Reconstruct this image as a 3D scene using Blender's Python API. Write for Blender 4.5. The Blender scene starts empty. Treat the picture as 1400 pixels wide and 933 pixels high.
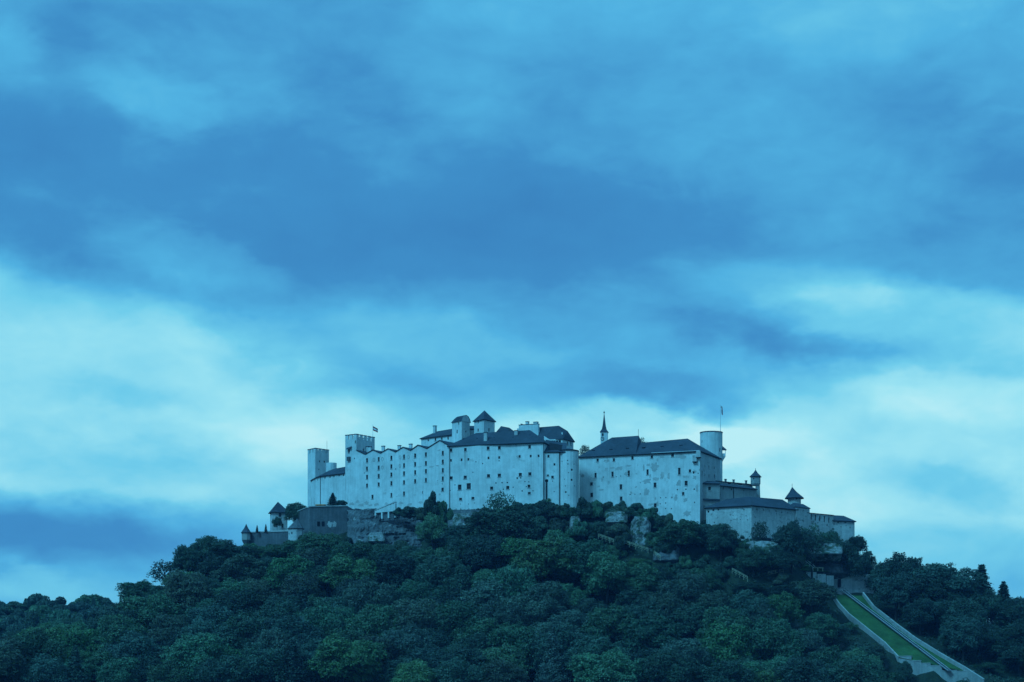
import bpy, math, random
import numpy as np
from mathutils import Vector, Matrix, noise
random.seed(7)
RNG = np.random.default_rng(11)

# ------------------------------------------------------------------ camera
F, HZ, CX, CAMZ = 2700.0, 990.0, 700.0, 20.0      # focal length and horizon row in photo pixels, eye height
scene = bpy.context.scene
col = scene.collection
cam_d = bpy.data.cameras.new('camera'); cam = bpy.data.objects.new('camera', cam_d); col.objects.link(cam)
cam.location = (0, 0, CAMZ); cam.rotation_euler = (math.radians(90), 0, 0)
cam_d.sensor_width = 36; cam_d.lens = 36 * F / 1400.0
cam_d.shift_y = (HZ - 466.5) / 1400.0
cam_d.clip_start = 1; cam_d.clip_end = 30000
scene.camera = cam

# ------------------------------------------------------------------ render and exposure
scene.render.engine = 'CYCLES'
scene.cycles.use_denoising = True
scene.cycles.max_bounces = 5; scene.cycles.diffuse_bounces = 3; scene.cycles.transparent_max_bounces = 4
scene.cycles.volume_bounces = 0
scene.view_settings.view_transform = 'Standard'; scene.view_settings.look = 'None'
scene.view_settings.gamma = 1.0; scene.view_settings.exposure = 0.68
scene.view_settings.use_curve_mapping = False

def lin(c):
    return tuple(((v / 255) / 12.92 if v / 255 <= 0.04045 else (((v / 255) + 0.055) / 1.055) ** 2.4) for v in c) + (1.0,)

# ------------------------------------------------------------------ sky
SUN_EL, SUN_AZ = math.radians(46), math.radians(-140)      # azimuth from +Y, clockwise
world = bpy.data.worlds.new('World'); scene.world = world; world.use_nodes = True
def build_sky():
    nt = world.node_tree; nt.nodes.clear(); N = nt.nodes.new; L = nt.links.new
    out = N('ShaderNodeOutputWorld'); bg = N('ShaderNodeBackground'); L(bg.outputs[0], out.inputs[0])
    tc = N('ShaderNodeTexCoord'); sep = N('ShaderNodeSeparateXYZ'); L(tc.outputs['Generated'], sep.inputs[0])
    def math_(op, a, b=None, c=None, clamp=False):
        m = N('ShaderNodeMath'); m.operation = op; m.use_clamp = clamp
        for i, v in enumerate((a, b, c)):
            if v is None: continue
            if isinstance(v, (int, float)): m.inputs[i].default_value = v
            else: L(v, m.inputs[i])
        return m.outputs[0]
    az = math_('ARCTAN2', sep.outputs[0], sep.outputs[1])
    rad = math_('SQRT', math_('ADD', math_('MULTIPLY', sep.outputs[0], sep.outputs[0]), math_('MULTIPLY', sep.outputs[1], sep.outputs[1])))
    el = math_('ARCTAN2', sep.outputs[2], rad)
    # cloud noises live on the direction, stretched sideways as stratus is near the horizon
    def nz(scale, stretch, detail, rough, off, dist=0.0, rot=0.0):
        mp = N('ShaderNodeMapping'); L(tc.outputs['Generated'], mp.inputs[0])
        mp.inputs['Scale'].default_value = (1, 1, stretch); mp.inputs['Location'].default_value = off
        mp.inputs['Rotation'].default_value = (0, rot, 0)
        n = N('ShaderNodeTexNoise'); n.inputs['Scale'].default_value = scale; n.inputs['Detail'].default_value = detail
        n.inputs['Roughness'].default_value = rough; n.inputs['Distortion'].default_value = dist
        L(mp.outputs[0], n.inputs['Vector']); return n
    warp = nz(11, 2.0, 5, 0.58, (3, 1, 7))
    wsep = N('ShaderNodeSeparateColor'); L(warp.outputs['Color'], wsep.inputs[0])
    K = 1000.0 / F
    azw = math_('ADD', az, math_('MULTIPLY', math_('SUBTRACT', wsep.outputs[0], 0.5), 0.085))
    elw = math_('ADD', el, math_('MULTIPLY', math_('SUBTRACT', wsep.outputs[1], 0.5), 0.045))
    vec = N('ShaderNodeCombineXYZ'); L(azw, vec.inputs[0]); L(elw, vec.inputs[1])
    def blob(px, py, w, h, rot_deg, amp, soft):
        """a soft bank of cloud (amp<0) or a thinner, brighter stretch (amp>0); centre and half size in photo pixels"""
        x, z = (px - CX) / F, (HZ - py) / F
        a = math.atan(x); e = math.atan(z / math.sqrt(1 + x * x))
        mp = N('ShaderNodeMapping'); mp.vector_type = 'TEXTURE'; L(vec.outputs[0], mp.inputs[0])
        mp.inputs['Location'].default_value = (a, e, 0); mp.inputs['Rotation'].default_value = (0, 0, math.radians(rot_deg))
        mp.inputs['Scale'].default_value = (w / F, h / F, 1)
        g = N('ShaderNodeTexGradient'); g.gradient_type = 'SPHERICAL'; L(mp.outputs[0], g.inputs[0])
        s = N('ShaderNodeMapRange'); s.interpolation_type = 'SMOOTHERSTEP'; L(g.outputs['Fac'], s.inputs[0])
        s.inputs[2].default_value = soft; s.inputs[3].default_value = 0.0; s.inputs[4].default_value = amp
        return s.outputs[0]
    # overall: an overcast sky that brightens towards the horizon
    t = math_('ADD', 0.40, 0.0)
    hb = N('ShaderNodeMapRange'); hb.interpolation_type = 'SMOOTHSTEP'; L(elw, hb.inputs[0])
    hb.inputs[1].default_value = 0.235; hb.inputs[2].default_value = 0.10; hb.inputs[3].default_value = -0.06; hb.inputs[4].default_value = 0.14
    t = math_('ADD', t, hb.outputs[0])
    for b in SKY_BLOBS: t = math_('ADD', t, blob(*b))
    n1 = nz(7, 3.0, 4, 0.5, (0.3, 0.2, 0.9), 0.2, 0.10); n2 = nz(17, 1.9, 5, 0.55, (2.1, 0.7, 1.9), 0.5, 0.12)
    n3 = nz(3.0, 2.0, 2, 0.5, (5.1, 1.3, 0.4)); n4 = nz(42, 2.2, 4, 0.6, (1.1, 4.7, 2.9), 0.6, 0.15)
    for n, a in ((n1, 0.30), (n2, 0.30), (n3, 0.12), (n4, 0.13)):
        t = math_('ADD', t, math_('MULTIPLY', math_('SUBTRACT', n.outputs['Fac'], 0.5), a))
    ramp = N('ShaderNodeValToRGB'); L(t, ramp.inputs[0]); cr = ramp.color_ramp; cr.interpolation = 'EASE'
    stops = [(0.0, (58, 132, 192)), (0.22, (63, 144, 202)), (0.45, (82, 180, 228)), (0.68, (114, 209, 239)), (0.88, (160, 233, 247)), (1.0, (190, 244, 251))]
    while len(cr.elements) < len(stops): cr.elements.new(0.5)
    for e_, (p, c) in zip(cr.elements, stops): e_.position = p; e_.color = lin(c)
    cr.interpolation = 'LINEAR'
    sky = N('ShaderNodeTexSky'); sky.sky_type = 'NISHITA'; sky.sun_disc = False
    sky.sun_elevation = SUN_EL; sky.sun_rotation = SUN_AZ
    sk = N('ShaderNodeVectorMath'); sk.operation = 'SCALE'; L(sky.outputs[0], sk.inputs[0]); sk.inputs['Scale'].default_value = 0.06
    mix = N('ShaderNodeMix'); mix.data_type = 'RGBA'; mix.inputs['Factor'].default_value = 0.97      # cloud cover
    L(sk.outputs[0], mix.inputs['A']); L(ramp.outputs[0], mix.inputs['B'])
    L(mix.outputs['Result'], bg.inputs['Color']); bg.inputs['Strength'].default_value = 0.624
SKY_BLOBS = [
    # px, py, half width, half height, tilt, amp, softness (1 = soft all through, small = even inside with a firmer edge)
    (300, 285, 900, 150, -3, -0.15, .7), (860, 330, 480, 95, -8, -0.09, .8), (1320, 190, 260, 90, -20, -0.10, .9), (470, 130, 200, 60, -10, -0.10, .8), (110, 40, 160, 50, -20, -0.08, .9),
    (30, 75, 90, 60, -10, 0.12, .9), (220, 110, 170, 50, -22, 0.15, .8), (255, 355, 170, 55, -14, 0.17, .8), (900, -10, 560, 90, 0, 0.12, .9), (1250, 30, 300, 70, 0, 0.10, .9),
    (60, 530, 560, 185, -9, 0.36, .5), (330, 450, 170, 50, -14, 0.14, .8), (190, 535, 200, 40, -4, -0.10, .9), (60, 735, 420, 95, 0, -0.34, .95), (40, 812, 140, 30, 0, 0.14, .9),
    (170, 625, 420, 60, -3, -0.13, .9), (1260, 755, 380, 60, 0, -0.13, .9), (610, 480, 320, 60, -10, 0.15, .8), (520, 590, 320, 75, -4, 0.14, .7),
    (1090, 385, 260, 50, -3, 0.17, .8), (1300, 440, 330, 65, -9, 0.30, .7), (1100, 462, 330, 32, -6, -0.14, .8), (860, 525, 280, 45, -3, -0.14, .7),
    (1230, 650, 470, 190, 2, 0.33, .45), (870, 600, 330, 65, 0, 0.30, .6), (1330, 545, 160, 60, -10, 0.12, .7), (1060, 612, 80, 42, 0, -0.14, .9), (1290, 665, 170, 50, -12, -0.16, .8),
]
build_sky()
sun_d = bpy.data.lights.new('sun', 'SUN'); sun = bpy.data.objects.new('sun', sun_d); col.objects.link(sun)
sun_d.energy = 1.5; sun_d.angle = math.radians(18); sun_d.color = (0.13, 0.64, 1.0)
sd = Vector((math.sin(SUN_AZ) * math.cos(SUN_EL), math.cos(SUN_AZ) * math.cos(SUN_EL), math.sin(SUN_EL)))
sun.rotation_euler = sd.to_track_quat('Z', 'Y').to_euler(); sun.location = (-200, -200, 300)

# ------------------------------------------------------------------ helpers
def P(px, py, D): return Vector(((px - CX) * D / F, D, CAMZ + (HZ - py) * D / F))
def G(px, D): return Vector(((px - CX) * D / F, D))
def Zr(py, D): return CAMZ + (HZ - py) * D / F
ORIG = {}
def tag(o, label=None, cat=None, group=None, kind=None):
    if label: o['label'] = label
    if cat: o['category'] = cat
    if group: o['group'] = group
    if kind: o['kind'] = kind
    return o
def thing(name, loc, label, cat, group=None):
    o = bpy.data.objects.new(name, None); o.empty_display_size = 0.5; col.objects.link(o)
    o.location = loc; ORIG[o] = Vector(loc)
    return tag(o, label, cat, group)

class MB:
    def __init__(s): s.v = []; s.f = []; s.m = []
    def poly(s, pts, mi=0):
        i = len(s.v); s.v += [tuple(p) for p in pts]; s.f.append(tuple(range(i, i + len(pts)))); s.m.append(mi)
    def box(s, c, d, h, w, t, mi=0):
        """box: base centre c (3D), direction d (2D) of its width w, depth t, height h"""
        d = Vector(d).normalized(); n = Vector((d.y, -d.x))
        q = [Vector((c[0], c[1])) + d * (a * w / 2) + n * (b * t / 2) for a, b in ((-1, 1), (1, 1), (1, -1), (-1, -1))]
        s.prism(q, c[2], c[2] + h, mi)
    def prism(s, q, z0, z1, mi=0, cap=True):
        n = len(q); i = len(s.v)
        z1s = z1 if isinstance(z1, (list, tuple)) else [z1] * n
        s.v += [(p[0], p[1], z0) for p in q] + [(p[0], p[1], z) for p, z in zip(q, z1s)]
        for k in range(n):
            j = (k + 1) % n; s.f.append((i + k, i + j, i + n + j, i + n + k)); s.m.append(mi)
        if cap:
            s.f.append(tuple(i + n + k for k in range(n))); s.m.append(mi)
            s.f.append(tuple(i + k for k in reversed(range(n)))); s.m.append(mi)
    def bar(s, a, b, r, n=5, mi=0, r2=None):
        a = Vector(a); b = Vector(b); d = (b - a); q = d.to_track_quat('Z', 'Y'); i = len(s.v); r2 = r if r2 is None else r2
        for p, rr in ((a, r), (b, r2)):
            for k in range(n):
                an = 2 * math.pi * k / n
                s.v.append(tuple(p + q @ Vector((math.cos(an) * rr, math.sin(an) * rr, 0))))
        for k in range(n):
            j = (k + 1) % n; s.f.append((i + k, i + j, i + n + j, i + n + k)); s.m.append(mi)
        s.f.append(tuple(i + k for k in reversed(range(n)))); s.m.append(mi)
        s.f.append(tuple(i + n + k for k in range(n))); s.m.append(mi)
    def build(s, name, mats, parent=None, smooth=False):
        if not isinstance(mats, (list, tuple)): mats = [mats]
        o0 = Vector((0, 0, 0)); r = parent
        while r is not None:
            if r in ORIG: o0 = ORIG[r]; break
            r = r.parent
        me = bpy.data.meshes.new(name)
        me.from_pydata([(v[0] - o0.x, v[1] - o0.y, v[2] - o0.z) for v in s.v], [], s.f)
        for m in mats: me.materials.append(m)
        me.polygons.foreach_set('material_index', s.m)
        if smooth: me.polygons.foreach_set('use_smooth', [True] * len(s.f))
        me.update()
        o = bpy.data.objects.new(name, me); col.objects.link(o)
        if parent is not None: o.parent = parent
        return o

def offset_poly(q, o):
    n = len(q); res = []
    for k in range(n):
        a, b, c = Vector(q[k - 1]), Vector(q[k]), Vector(q[(k + 1) % n])
        d1 = (b - a).normalized(); d2 = (c - b).normalized()
        n1 = Vector((d1.y, -d1.x)); n2 = Vector((d2.y, -d2.x))
        m = (n1 + n2); m = m / max(0.3, m.dot(n1)); res.append(b + m * o)
    return res

# ------------------------------------------------------------------ materials
def mat(name, base, rough=0.9, var=0.25, scale=0.3, streak=0.0, patch=None, bump=0.0, spec=0.2, fine=0.0, rnd=0.0):
    """procedural surface: base colour with blotches, rain streaks, patches of another colour, and relief"""
    m = bpy.data.materials.new(name); m.use_nodes = True; nt = m.node_tree; N = nt.nodes.new; L = nt.links.new
    b = nt.nodes['Principled BSDF']; b.inputs['Roughness'].default_value = rough; b.inputs['Specular IOR Level'].default_value = spec
    geo = N('ShaderNodeNewGeometry'); pos = geo.outputs['Position']
    def nz(sc, stretch=(1, 1, 1), det=5, ro=0.6):
        mp = N('ShaderNodeMapping'); mp.inputs['Scale'].default_value = stretch; L(pos, mp.inputs[0])
        n = N('ShaderNodeTexNoise'); n.inputs['Scale'].default_value = sc; n.inputs['Detail'].default_value = det; n.inputs['Roughness'].default_value = ro
        L(mp.outputs[0], n.inputs['Vector']); return n.outputs['Fac']
    def rng(x, a, b_, c, d):
        r = N('ShaderNodeMapRange'); L(x, r.inputs[0])
        for i, v in zip((1, 2, 3, 4), (a, b_, c, d)): r.inputs[i].default_value = v
        return r.outputs[0]
    def mul(x, y):
        q = N('ShaderNodeMath'); q.operation = 'MULTIPLY'; L(x, q.inputs[0]); L(y, q.inputs[1]); return q.outputs[0]
    f = rng(nz(scale), 0.3, 0.7, 1 - var, 1 + var * 0.6)
    f = mul(f, rng(nz(scale * 6), 0.3, 0.7, 1 - var * 0.5, 1 + var * 0.4))
    if streak: f = mul(f, rng(nz(1.1, (1, 1, 0.06), 4), 0.42, 0.72, 1.0, 1 - streak))
    if fine: f = mul(f, rng(nz(3.0, (1, 1, 1), 3, 0.7), 0.3, 0.7, 1 - fine, 1 + fine))
    if rnd:
        oi = N('ShaderNodeObjectInfo'); f = mul(f, rng(oi.outputs['Random'], 0, 1, 1 - rnd, 1 + rnd))
    c = N('ShaderNodeMix'); c.data_type = 'RGBA'; c.blend_type = 'MULTIPLY'; c.inputs['Factor'].default_value = 1
    c.inputs['A'].default_value = tuple(base) + (1,); L(f, c.inputs['B']); colr = c.outputs['Result']
    if patch:
        pc, psc, lo, hi = patch
        mx = N('ShaderNodeMix'); mx.data_type = 'RGBA'; mx.inputs['B'].default_value = tuple(pc) + (1,)
        L(rng(nz(psc, (1, 1, 1.2), 7, 0.62), lo, hi, 0, 1), mx.inputs['Factor']); L(colr, mx.inputs['A']); colr = mx.outputs['Result']
    L(colr, b.inputs['Base Color'])
    if bump:
        bp = N('ShaderNodeBump'); bp.inputs['Strength'].default_value = 0.8; bp.inputs['Distance'].default_value = bump
        L(nz(1.4, (1, 1, 1), 6, 0.7), bp.inputs['Height']); L(bp.outputs[0], b.inputs['Normal'])
    return m
def leafmat(name, base, rnd=0.42, yellow=0.25):
    m = bpy.data.materials.new(name); m.use_nodes = True; nt = m.node_tree; N = nt.nodes.new; L = nt.links.new
    b = nt.nodes['Principled BSDF']; b.inputs['Roughness'].default_value = 0.55; b.inputs['Specular IOR Level'].default_value = 0.35
    geo = N('ShaderNodeNewGeometry'); oi = N('ShaderNodeObjectInfo')
    tc = N('ShaderNodeTexCoord'); n = N('ShaderNodeTexNoise'); n.inputs['Scale'].default_value = 0.35; n.inputs['Detail'].default_value = 4
    L(tc.outputs['Object'], n.inputs['Vector'])
    hsv = N('ShaderNodeHueSaturation'); hsv.inputs['Color'].default_value = tuple(base) + (1,)
    def rng(x, a, b_, c, d):
        r = N('ShaderNodeMapRange'); L(x, r.inputs[0])
        for i, v in zip((1, 2, 3, 4), (a, b_, c, d)): r.inputs[i].default_value = v
        return r.outputs[0]
    v = N('ShaderNodeMath'); v.operation = 'MULTIPLY'
    L(rng(oi.outputs['Random'], 0, 1, 1 - rnd, 1 + rnd), v.inputs[0]); L(rng(n.outputs['Fac'], 0.3, 0.7, 0.72, 1.3), v.inputs[1])
    L(v.outputs[0], hsv.inputs['Value'])
    h = N('ShaderNodeMath'); h.operation = 'MULTIPLY_ADD'; L(oi.outputs['Random'], h.inputs[0]); h.inputs[1].default_value = 17.31; h.inputs[2].default_value = 0
    fr = N('ShaderNodeMath'); fr.operation = 'FRACT'; L(h.outputs[0], fr.inputs[0])
    L(rng(fr.outputs[0], 0, 1, 0.5 - 0.06 * yellow, 0.5 + 0.05), hsv.inputs['Hue'])
    rp = rng(geo.outputs['Random Per Island'], 0, 1, 0.75, 1.25); L(rp, hsv.inputs['Saturation'])
    L(hsv.outputs[0], b.inputs['Base Color'])
    tr = N('ShaderNodeBsdfTranslucent'); L(hsv.outputs[0], tr.inputs[0]); mx = N('ShaderNodeMixShader'); mx.inputs[0].default_value = 0.22
    L(b.outputs[0], mx.inputs[1]); L(tr.outputs[0], mx.inputs[2]); L(mx.outputs[0], nt.nodes['Material Output'].inputs['Surface'])
    return m
def glassmat():
    m = bpy.data.materials.new('window_glass'); m.use_nodes = True; b = m.node_tree.nodes['Principled BSDF']
    b.inputs['Base Color'].default_value = (0.012, 0.013, 0.016, 1); b.inputs['Roughness'].default_value = 0.25; b.inputs['Specular IOR Level'].default_value = 0.25
    return m
M = {
    'plaster': mat('white_plaster', (0.70, 0.70, 0.68), var=0.20, scale=0.09, streak=0.17, patch=((0.46, 0.44, 0.42), 0.20, 0.63, 0.72), fine=0.05),
    'plaster_w': mat('worn_plaster', (0.70, 0.69, 0.67), var=0.20, scale=0.08, streak=0.15, patch=((0.40, 0.37, 0.35), 0.17, 0.60, 0.65), fine=0.07),
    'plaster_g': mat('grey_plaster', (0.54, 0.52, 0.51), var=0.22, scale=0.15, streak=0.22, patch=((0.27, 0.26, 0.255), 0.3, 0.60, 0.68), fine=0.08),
    'stone': mat('bastion_stone', (0.52, 0.50, 0.48), var=0.22, scale=0.12, streak=0.22, patch=((0.22, 0.20, 0.19), 0.45, 0.58, 0.66), bump=0.25, fine=0.16),
    'stone_m': mat('gallery_stone', (0.36, 0.345, 0.33), var=0.2, scale=0.12, streak=0.2, patch=((0.2, 0.19, 0.18), 0.35, 0.60, 0.68), bump=0.2, fine=0.12),
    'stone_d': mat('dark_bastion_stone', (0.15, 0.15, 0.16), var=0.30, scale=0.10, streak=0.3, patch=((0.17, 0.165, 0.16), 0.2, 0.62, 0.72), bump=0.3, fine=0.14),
    'bare': mat('bare_masonry', (0.47, 0.445, 0.43), var=0.18, scale=0.3, fine=0.15),
    'roof': mat('dark_slate_roof', (0.058, 0.067, 0.088), rough=0.8, var=0.34, scale=0.12, streak=0.12, fine=0.14, spec=0.3),
    'eave': mat('dark_eave_board', (0.02, 0.02, 0.022), rough=0.8, var=0.2),
    'dark': mat('dark_opening', (0.012, 0.012, 0.014), rough=0.9, var=0.1),
    'wood': mat('weathered_pale_wood', (0.42, 0.38, 0.26), rough=0.8, var=0.3, scale=0.8),
    'iron': mat('dark_iron', (0.03, 0.03, 0.032), rough=0.6, var=0.1),
    'rail': mat('steel_rail', (0.62, 0.62, 0.63), rough=0.4, var=0.1),
    'frame': mat('window_frame_wood', (0.09, 0.08, 0.075), rough=0.7, var=0.1),
    'glass': glassmat(),
    'limestone': mat('pale_limestone', (0.31, 0.30, 0.29), var=0.5, scale=0.25, streak=0.4, patch=((0.05, 0.07, 0.04), 0.3, 0.48, 0.57), bump=0.5, fine=0.25),
    'rock': mat('dark_cliff_rock', (0.15, 0.148, 0.152), var=0.55, scale=0.14, streak=0.4, patch=((0.36, 0.35, 0.34), 0.25, 0.60, 0.68), bump=0.5, fine=0.2),
    'ground': mat('forest_floor', (0.032, 0.046, 0.028), var=0.4, scale=0.3, patch=((0.10, 0.095, 0.09), 0.11, 0.60, 0.68), fine=0.3, bump=0.6),
    'grass': mat('mown_grass', (0.050, 0.112, 0.036), var=0.4, scale=0.15, fine=0.15),
    'bark': mat('bark', (0.055, 0.048, 0.042), var=0.3, scale=0.8),
    'orange': mat('orange_canvas', (0.60, 0.20, 0.05), var=0.1),
    'flag_r': mat('red_flag_cloth', (0.30, 0.03, 0.04), var=0.1), 'flag_w': mat('white_flag_cloth', (0.7, 0.7, 0.7), var=0.05),
}
LEAF = {
    'dark': leafmat('dark_green_leaves', (0.052, 0.090, 0.056)), 'mid': leafmat('mid_green_leaves', (0.088, 0.152, 0.078)),
    'light': leafmat('yellow_green_leaves', (0.106, 0.178, 0.072), 0.2), 'grey': leafmat('grey_green_leaves', (0.086, 0.122, 0.084)),
    'olive': leafmat('olive_brown_leaves', (0.088, 0.108, 0.068)), 'fir': leafmat('fir_needles', (0.048, 0.082, 0.056)),
    'silver': leafmat('silver_fir_needles', (0.135, 0.178, 0.140), 0.1),
}

# ------------------------------------------------------------------ terrain
CTRL = [  # px, py, distance of points on the bare ground
    (330, 768, 917), (370, 770, 914), (400, 764, 904), (440, 756, 904), (468, 756, 903), (480, 738, 912), (520, 724, 911), (560, 722, 907), (500, 765, 896), (540, 766, 894), (580, 758, 889), (613, 708, 893), (472, 697, 932), (440, 698, 948),
    # along the foot of the walls
    (600, 742, 884), (640, 706, 896), (680, 701, 893), (720, 698, 890), (765, 698, 886), (800, 698, 900), (830, 698, 898), (870, 702, 892), (900, 710, 889), (930, 717, 885), (955, 724, 881), (975, 733, 879), (1000, 742, 875),
    (1027, 750, 869), (1060, 750, 879), (1088, 750, 887), (1115, 750, 894), (1140, 752, 901), (1165, 754, 905), (1186, 787, 896),
    (700, 690, 930), (850, 695, 940), (900, 705, 920), (1000, 715, 930), (560, 694, 950), (1100, 740, 930),
    # ledge with the path below the walls
    (440, 772, 897), (480, 796, 881), (540, 797, 877), (600, 780, 873), (655, 768, 869), (700, 766, 866), (742, 765, 864), (791, 766, 863), (820, 776, 858), (860, 786, 855), (905, 796, 851), (955, 782, 857), (990, 797, 853),
    (1060, 780, 857), (1100, 784, 868), (1138, 787, 893), (1010, 797, 850), (860, 753, 862), (820, 740, 866), (905, 766, 858), (1165, 816, 881), (1197, 818, 883),
    # lower slope
    (-60, 905, 800), (0, 885, 850), (60, 870, 860), (120, 858, 868), (180, 842, 873), (230, 818, 879), (280, 790, 888), (320, 775, 898), (370, 770, 905),
    (100, 935, 790), (200, 915, 800), (300, 885, 825), (400, 850, 850), (480, 835, 856), (560, 832, 853), (640, 828, 846), (720, 824, 843), (800, 826, 841),
    (900, 838, 840), (980, 850, 838), (1060, 856, 838), (1120, 858, 850),
    (0, 975, 740), (150, 975, 745), (300, 960, 760), (400, 948, 775), (520, 940, 785), (640, 935, 790), (760, 932, 790), (880, 938, 790), (1000, 945, 790), (1100, 945, 795), (1180, 940, 805),
    (200, 985, 725), (500, 978, 735), (800, 978, 735), (1050, 980, 740), (1232, 926, 823.5), (1260, 934, 820), (1290, 940, 816), (1320, 944, 811), (1235, 950, 810), (1260, 965, 804), (1300, 972, 794), (1340, 965, 792),
    (1230, 830, 885), (1270, 838, 878), (1320, 848, 872), (1370, 862, 868), (1420, 880, 862), (1300, 893, 843), (1360, 925, 828), (1430, 940, 820), (1500, 915, 850),
    (1350, 975, 760), (1200, 980, 745), (1460, 980, 760),
    # far ridge and the back of the hill
    (-80, 834, 1180), (0, 835, 1180), (60, 838, 1180), (120, 841, 1190), (200, 852, 1200), (300, 870, 1210), (450, 890, 1210), (-80, 930, 1000), (60, 930, 1000), (200, 910, 1000), (330, 870, 1000),
    (500, 750, 1020), (700, 740, 1030), (900, 750, 1030), (1100, 780, 1000), (1250, 860, 960), (1400, 910, 940), (700, 930, 1150), (1000, 940, 1120), (1300, 965, 1080),
]
RAMP = [(1160, 806, 884), (1180, 827, 871), (1230, 868, 845), (1283, 915, 816), (1310, 940, 801)]      # centre line of the rail ramp
def ramp_D(py): return 884 + (py - 806) / (940 - 806) * (801 - 884)
RAMP_L = [(1138, 813), (1147, 826), (1160, 840), (1185, 860), (1210, 880), (1228, 899)]
RAMP_R = [(1180, 815), (1194, 833), (1222, 855), (1250, 876), (1283, 896.5), (1321, 918.5), (1345, 934)]
RL = [P(a, b, ramp_D(b)) for a, b in RAMP_L]; RR = [P(a, b, ramp_D(b)) for a, b in RAMP_R]
cp = [P(*c) for c in CTRL] + [Vector((p.x, p.y, p.z - 2.0)) for p in RL] + [Vector((p.x, p.y, p.z - 2.0)) for p in RR] + [(a.lerp(b, .5) - Vector((0, 0, 2.2))) for a, b in zip(RL, RR)]
cp += [Vector((x, y, 0)) for x in range(-620, 700, 110) for y in (560, 650)] + [Vector((x, y, 0)) for x in (-620, 620, 720) for y in (760, 900, 1100, 1300, 1450)]
cp += [Vector((x, 1450, 0)) for x in range(-500, 620, 110)]
CP = np.array([tuple(p) for p in cp])
_d = np.sqrt(((CP[:, None, :2] - CP[None, :, :2]) ** 2).sum(-1) + 9.0)
W_ = np.linalg.solve(np.block([[_d, np.ones((len(CP), 1))], [np.ones((1, len(CP))), np.zeros((1, 1))]]), np.append(CP[:, 2], 0))
def ground_z(x, y):
    x = np.atleast_1d(np.asarray(x, float)); y = np.atleast_1d(np.asarray(y, float)); z = np.empty(len(x))
    for i in range(0, len(x), 4000):
        s = slice(i, i + 4000)
        d = np.sqrt((x[s, None] - CP[None, :, 0]) ** 2 + (y[s, None] - CP[None, :, 1]) ** 2 + 9.0)
        z[s] = d @ W_[:-1] + W_[-1]
    e = np.maximum(np.maximum(np.abs(x) - 560, 0) / 90, np.maximum(np.maximum(620 - y, y - 1400), 0) / 90)
    return np.maximum(z * np.clip(1 - e, 0, 1), 0.0)
def gz(x, y): return float(ground_z(x, y)[0])
def axis(a, b, step, far):
    mid = np.arange(a, b + step, step); g = step * 1.5; out = [mid[-1]]
    while out[-1] < far: g *= 1.35; out.append(out[-1] + g)
    lo = [mid[0]]; g = step * 1.5
    while lo[-1] > -far: g *= 1.35; lo.append(lo[-1] - g)
    return np.concatenate([np.array(lo[1:])[::-1], mid, np.array(out[1:])])
def build_ground():
    xs = axis(-420, 330, 3.5, 9000); ys = axis(700, 1010, 3.5, 9000)
    X, Y = np.meshgrid(xs, ys); x = X.ravel(); y = Y.ravel(); z = ground_z(x, y)
    rough = np.array([noise.fractal(Vector((a * 0.05, b * 0.05, 0)), 1.0, 2.0, 4) if (-420 < a < 330 and 700 < b < 1010) else 0 for a, b in zip(x, y)])
    z = np.maximum(z + rough * 1.1 * np.clip(z / 8, 0, 1), -0.2)
    nx, ny = len(xs), len(ys); me = bpy.data.meshes.new('ground')
    idx = np.arange(nx * ny).reshape(ny, nx)
    q = np.stack([idx[:-1, :-1], idx[:-1, 1:], idx[1:, 1:], idx[1:, :-1]], -1).reshape(-1, 4)
    me.from_pydata(np.stack([x, y, z], 1).tolist(), [], q.tolist()); me.materials.append(M['ground'])
    me.polygons.foreach_set('use_smooth', [True] * len(q)); me.update()
    o = bpy.data.objects.new('ground', me); col.objects.link(o); tag(o, 'wooded hill and the level ground around it', None, None, 'structure')
build_ground()

# ------------------------------------------------------------------ building kit
def unit_window(name, bars):
    mb = MB(); mb.poly([(-.5, 0, 0), (.5, 0, 0), (.5, 0, 1), (-.5, 0, 1)], 0)
    def fb(x0, x1, z0, z1):
        y0 = -0.06
        mb.poly([(x0, y0, z0), (x1, y0, z0), (x1, y0, z1), (x0, y0, z1)], 1)
        mb.poly([(x0, 0, z1), (x0, y0, z1), (x1, y0, z1), (x1, 0, z1)], 1); mb.poly([(x0, y0, z0), (x0, 0, z0), (x1, 0, z0), (x1, y0, z0)], 1)
        mb.poly([(x0, 0, z0), (x0, y0, z0), (x0, y0, z1), (x0, 0, z1)], 1); mb.poly([(x1, y0, z0), (x1, 0, z0), (x1, 0, z1), (x1, y0, z1)], 1)
    if bars:
        fb(-.5, -.43, 0, 1); fb(.43, .5, 0, 1); fb(-.43, .43, 0, .06); fb(-.43, .43, .94, 1); fb(-.035, .035, .06, .94); fb(-.43, -.035, .47, .53); fb(.035, .43, .47, .53)
    me = bpy.data.meshes.new(name); me.from_pydata(mb.v, [], mb.f); me.materials.append(M['glass']); me.materials.append(M['frame'])
    me.polygons.foreach_set('material_index', mb.m); me.update(); return me
def sill_mesh():
    mb = MB(); mb.prism([Vector((-.62, -.22)), Vector((.62, -.22)), Vector((.62, -.003)), Vector((-.62, -.003))], -.24, -.04)
    me = bpy.data.meshes.new('sill'); me.from_pydata(mb.v, [], mb.f); me.materials.append(M['bare']); me.update(); return me
SILL = sill_mesh()
WIN = unit_window('window', True); LOOP = unit_window('loophole', False)
def on_plane(A, B, px, py):
    """where the sight line through a photo pixel meets the vertical plane over A-B: distance along A-B and height"""
    k = (px - CX) / F; d = B - A
    t = (A.x * d.y - A.y * d.x) / (k * d.y - d.x)
    u = ((k * t - A.x) * d.x + (t - A.y) * d.y) / d.length
    return u, CAMZ + (HZ - py) * t / F, t
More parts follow.
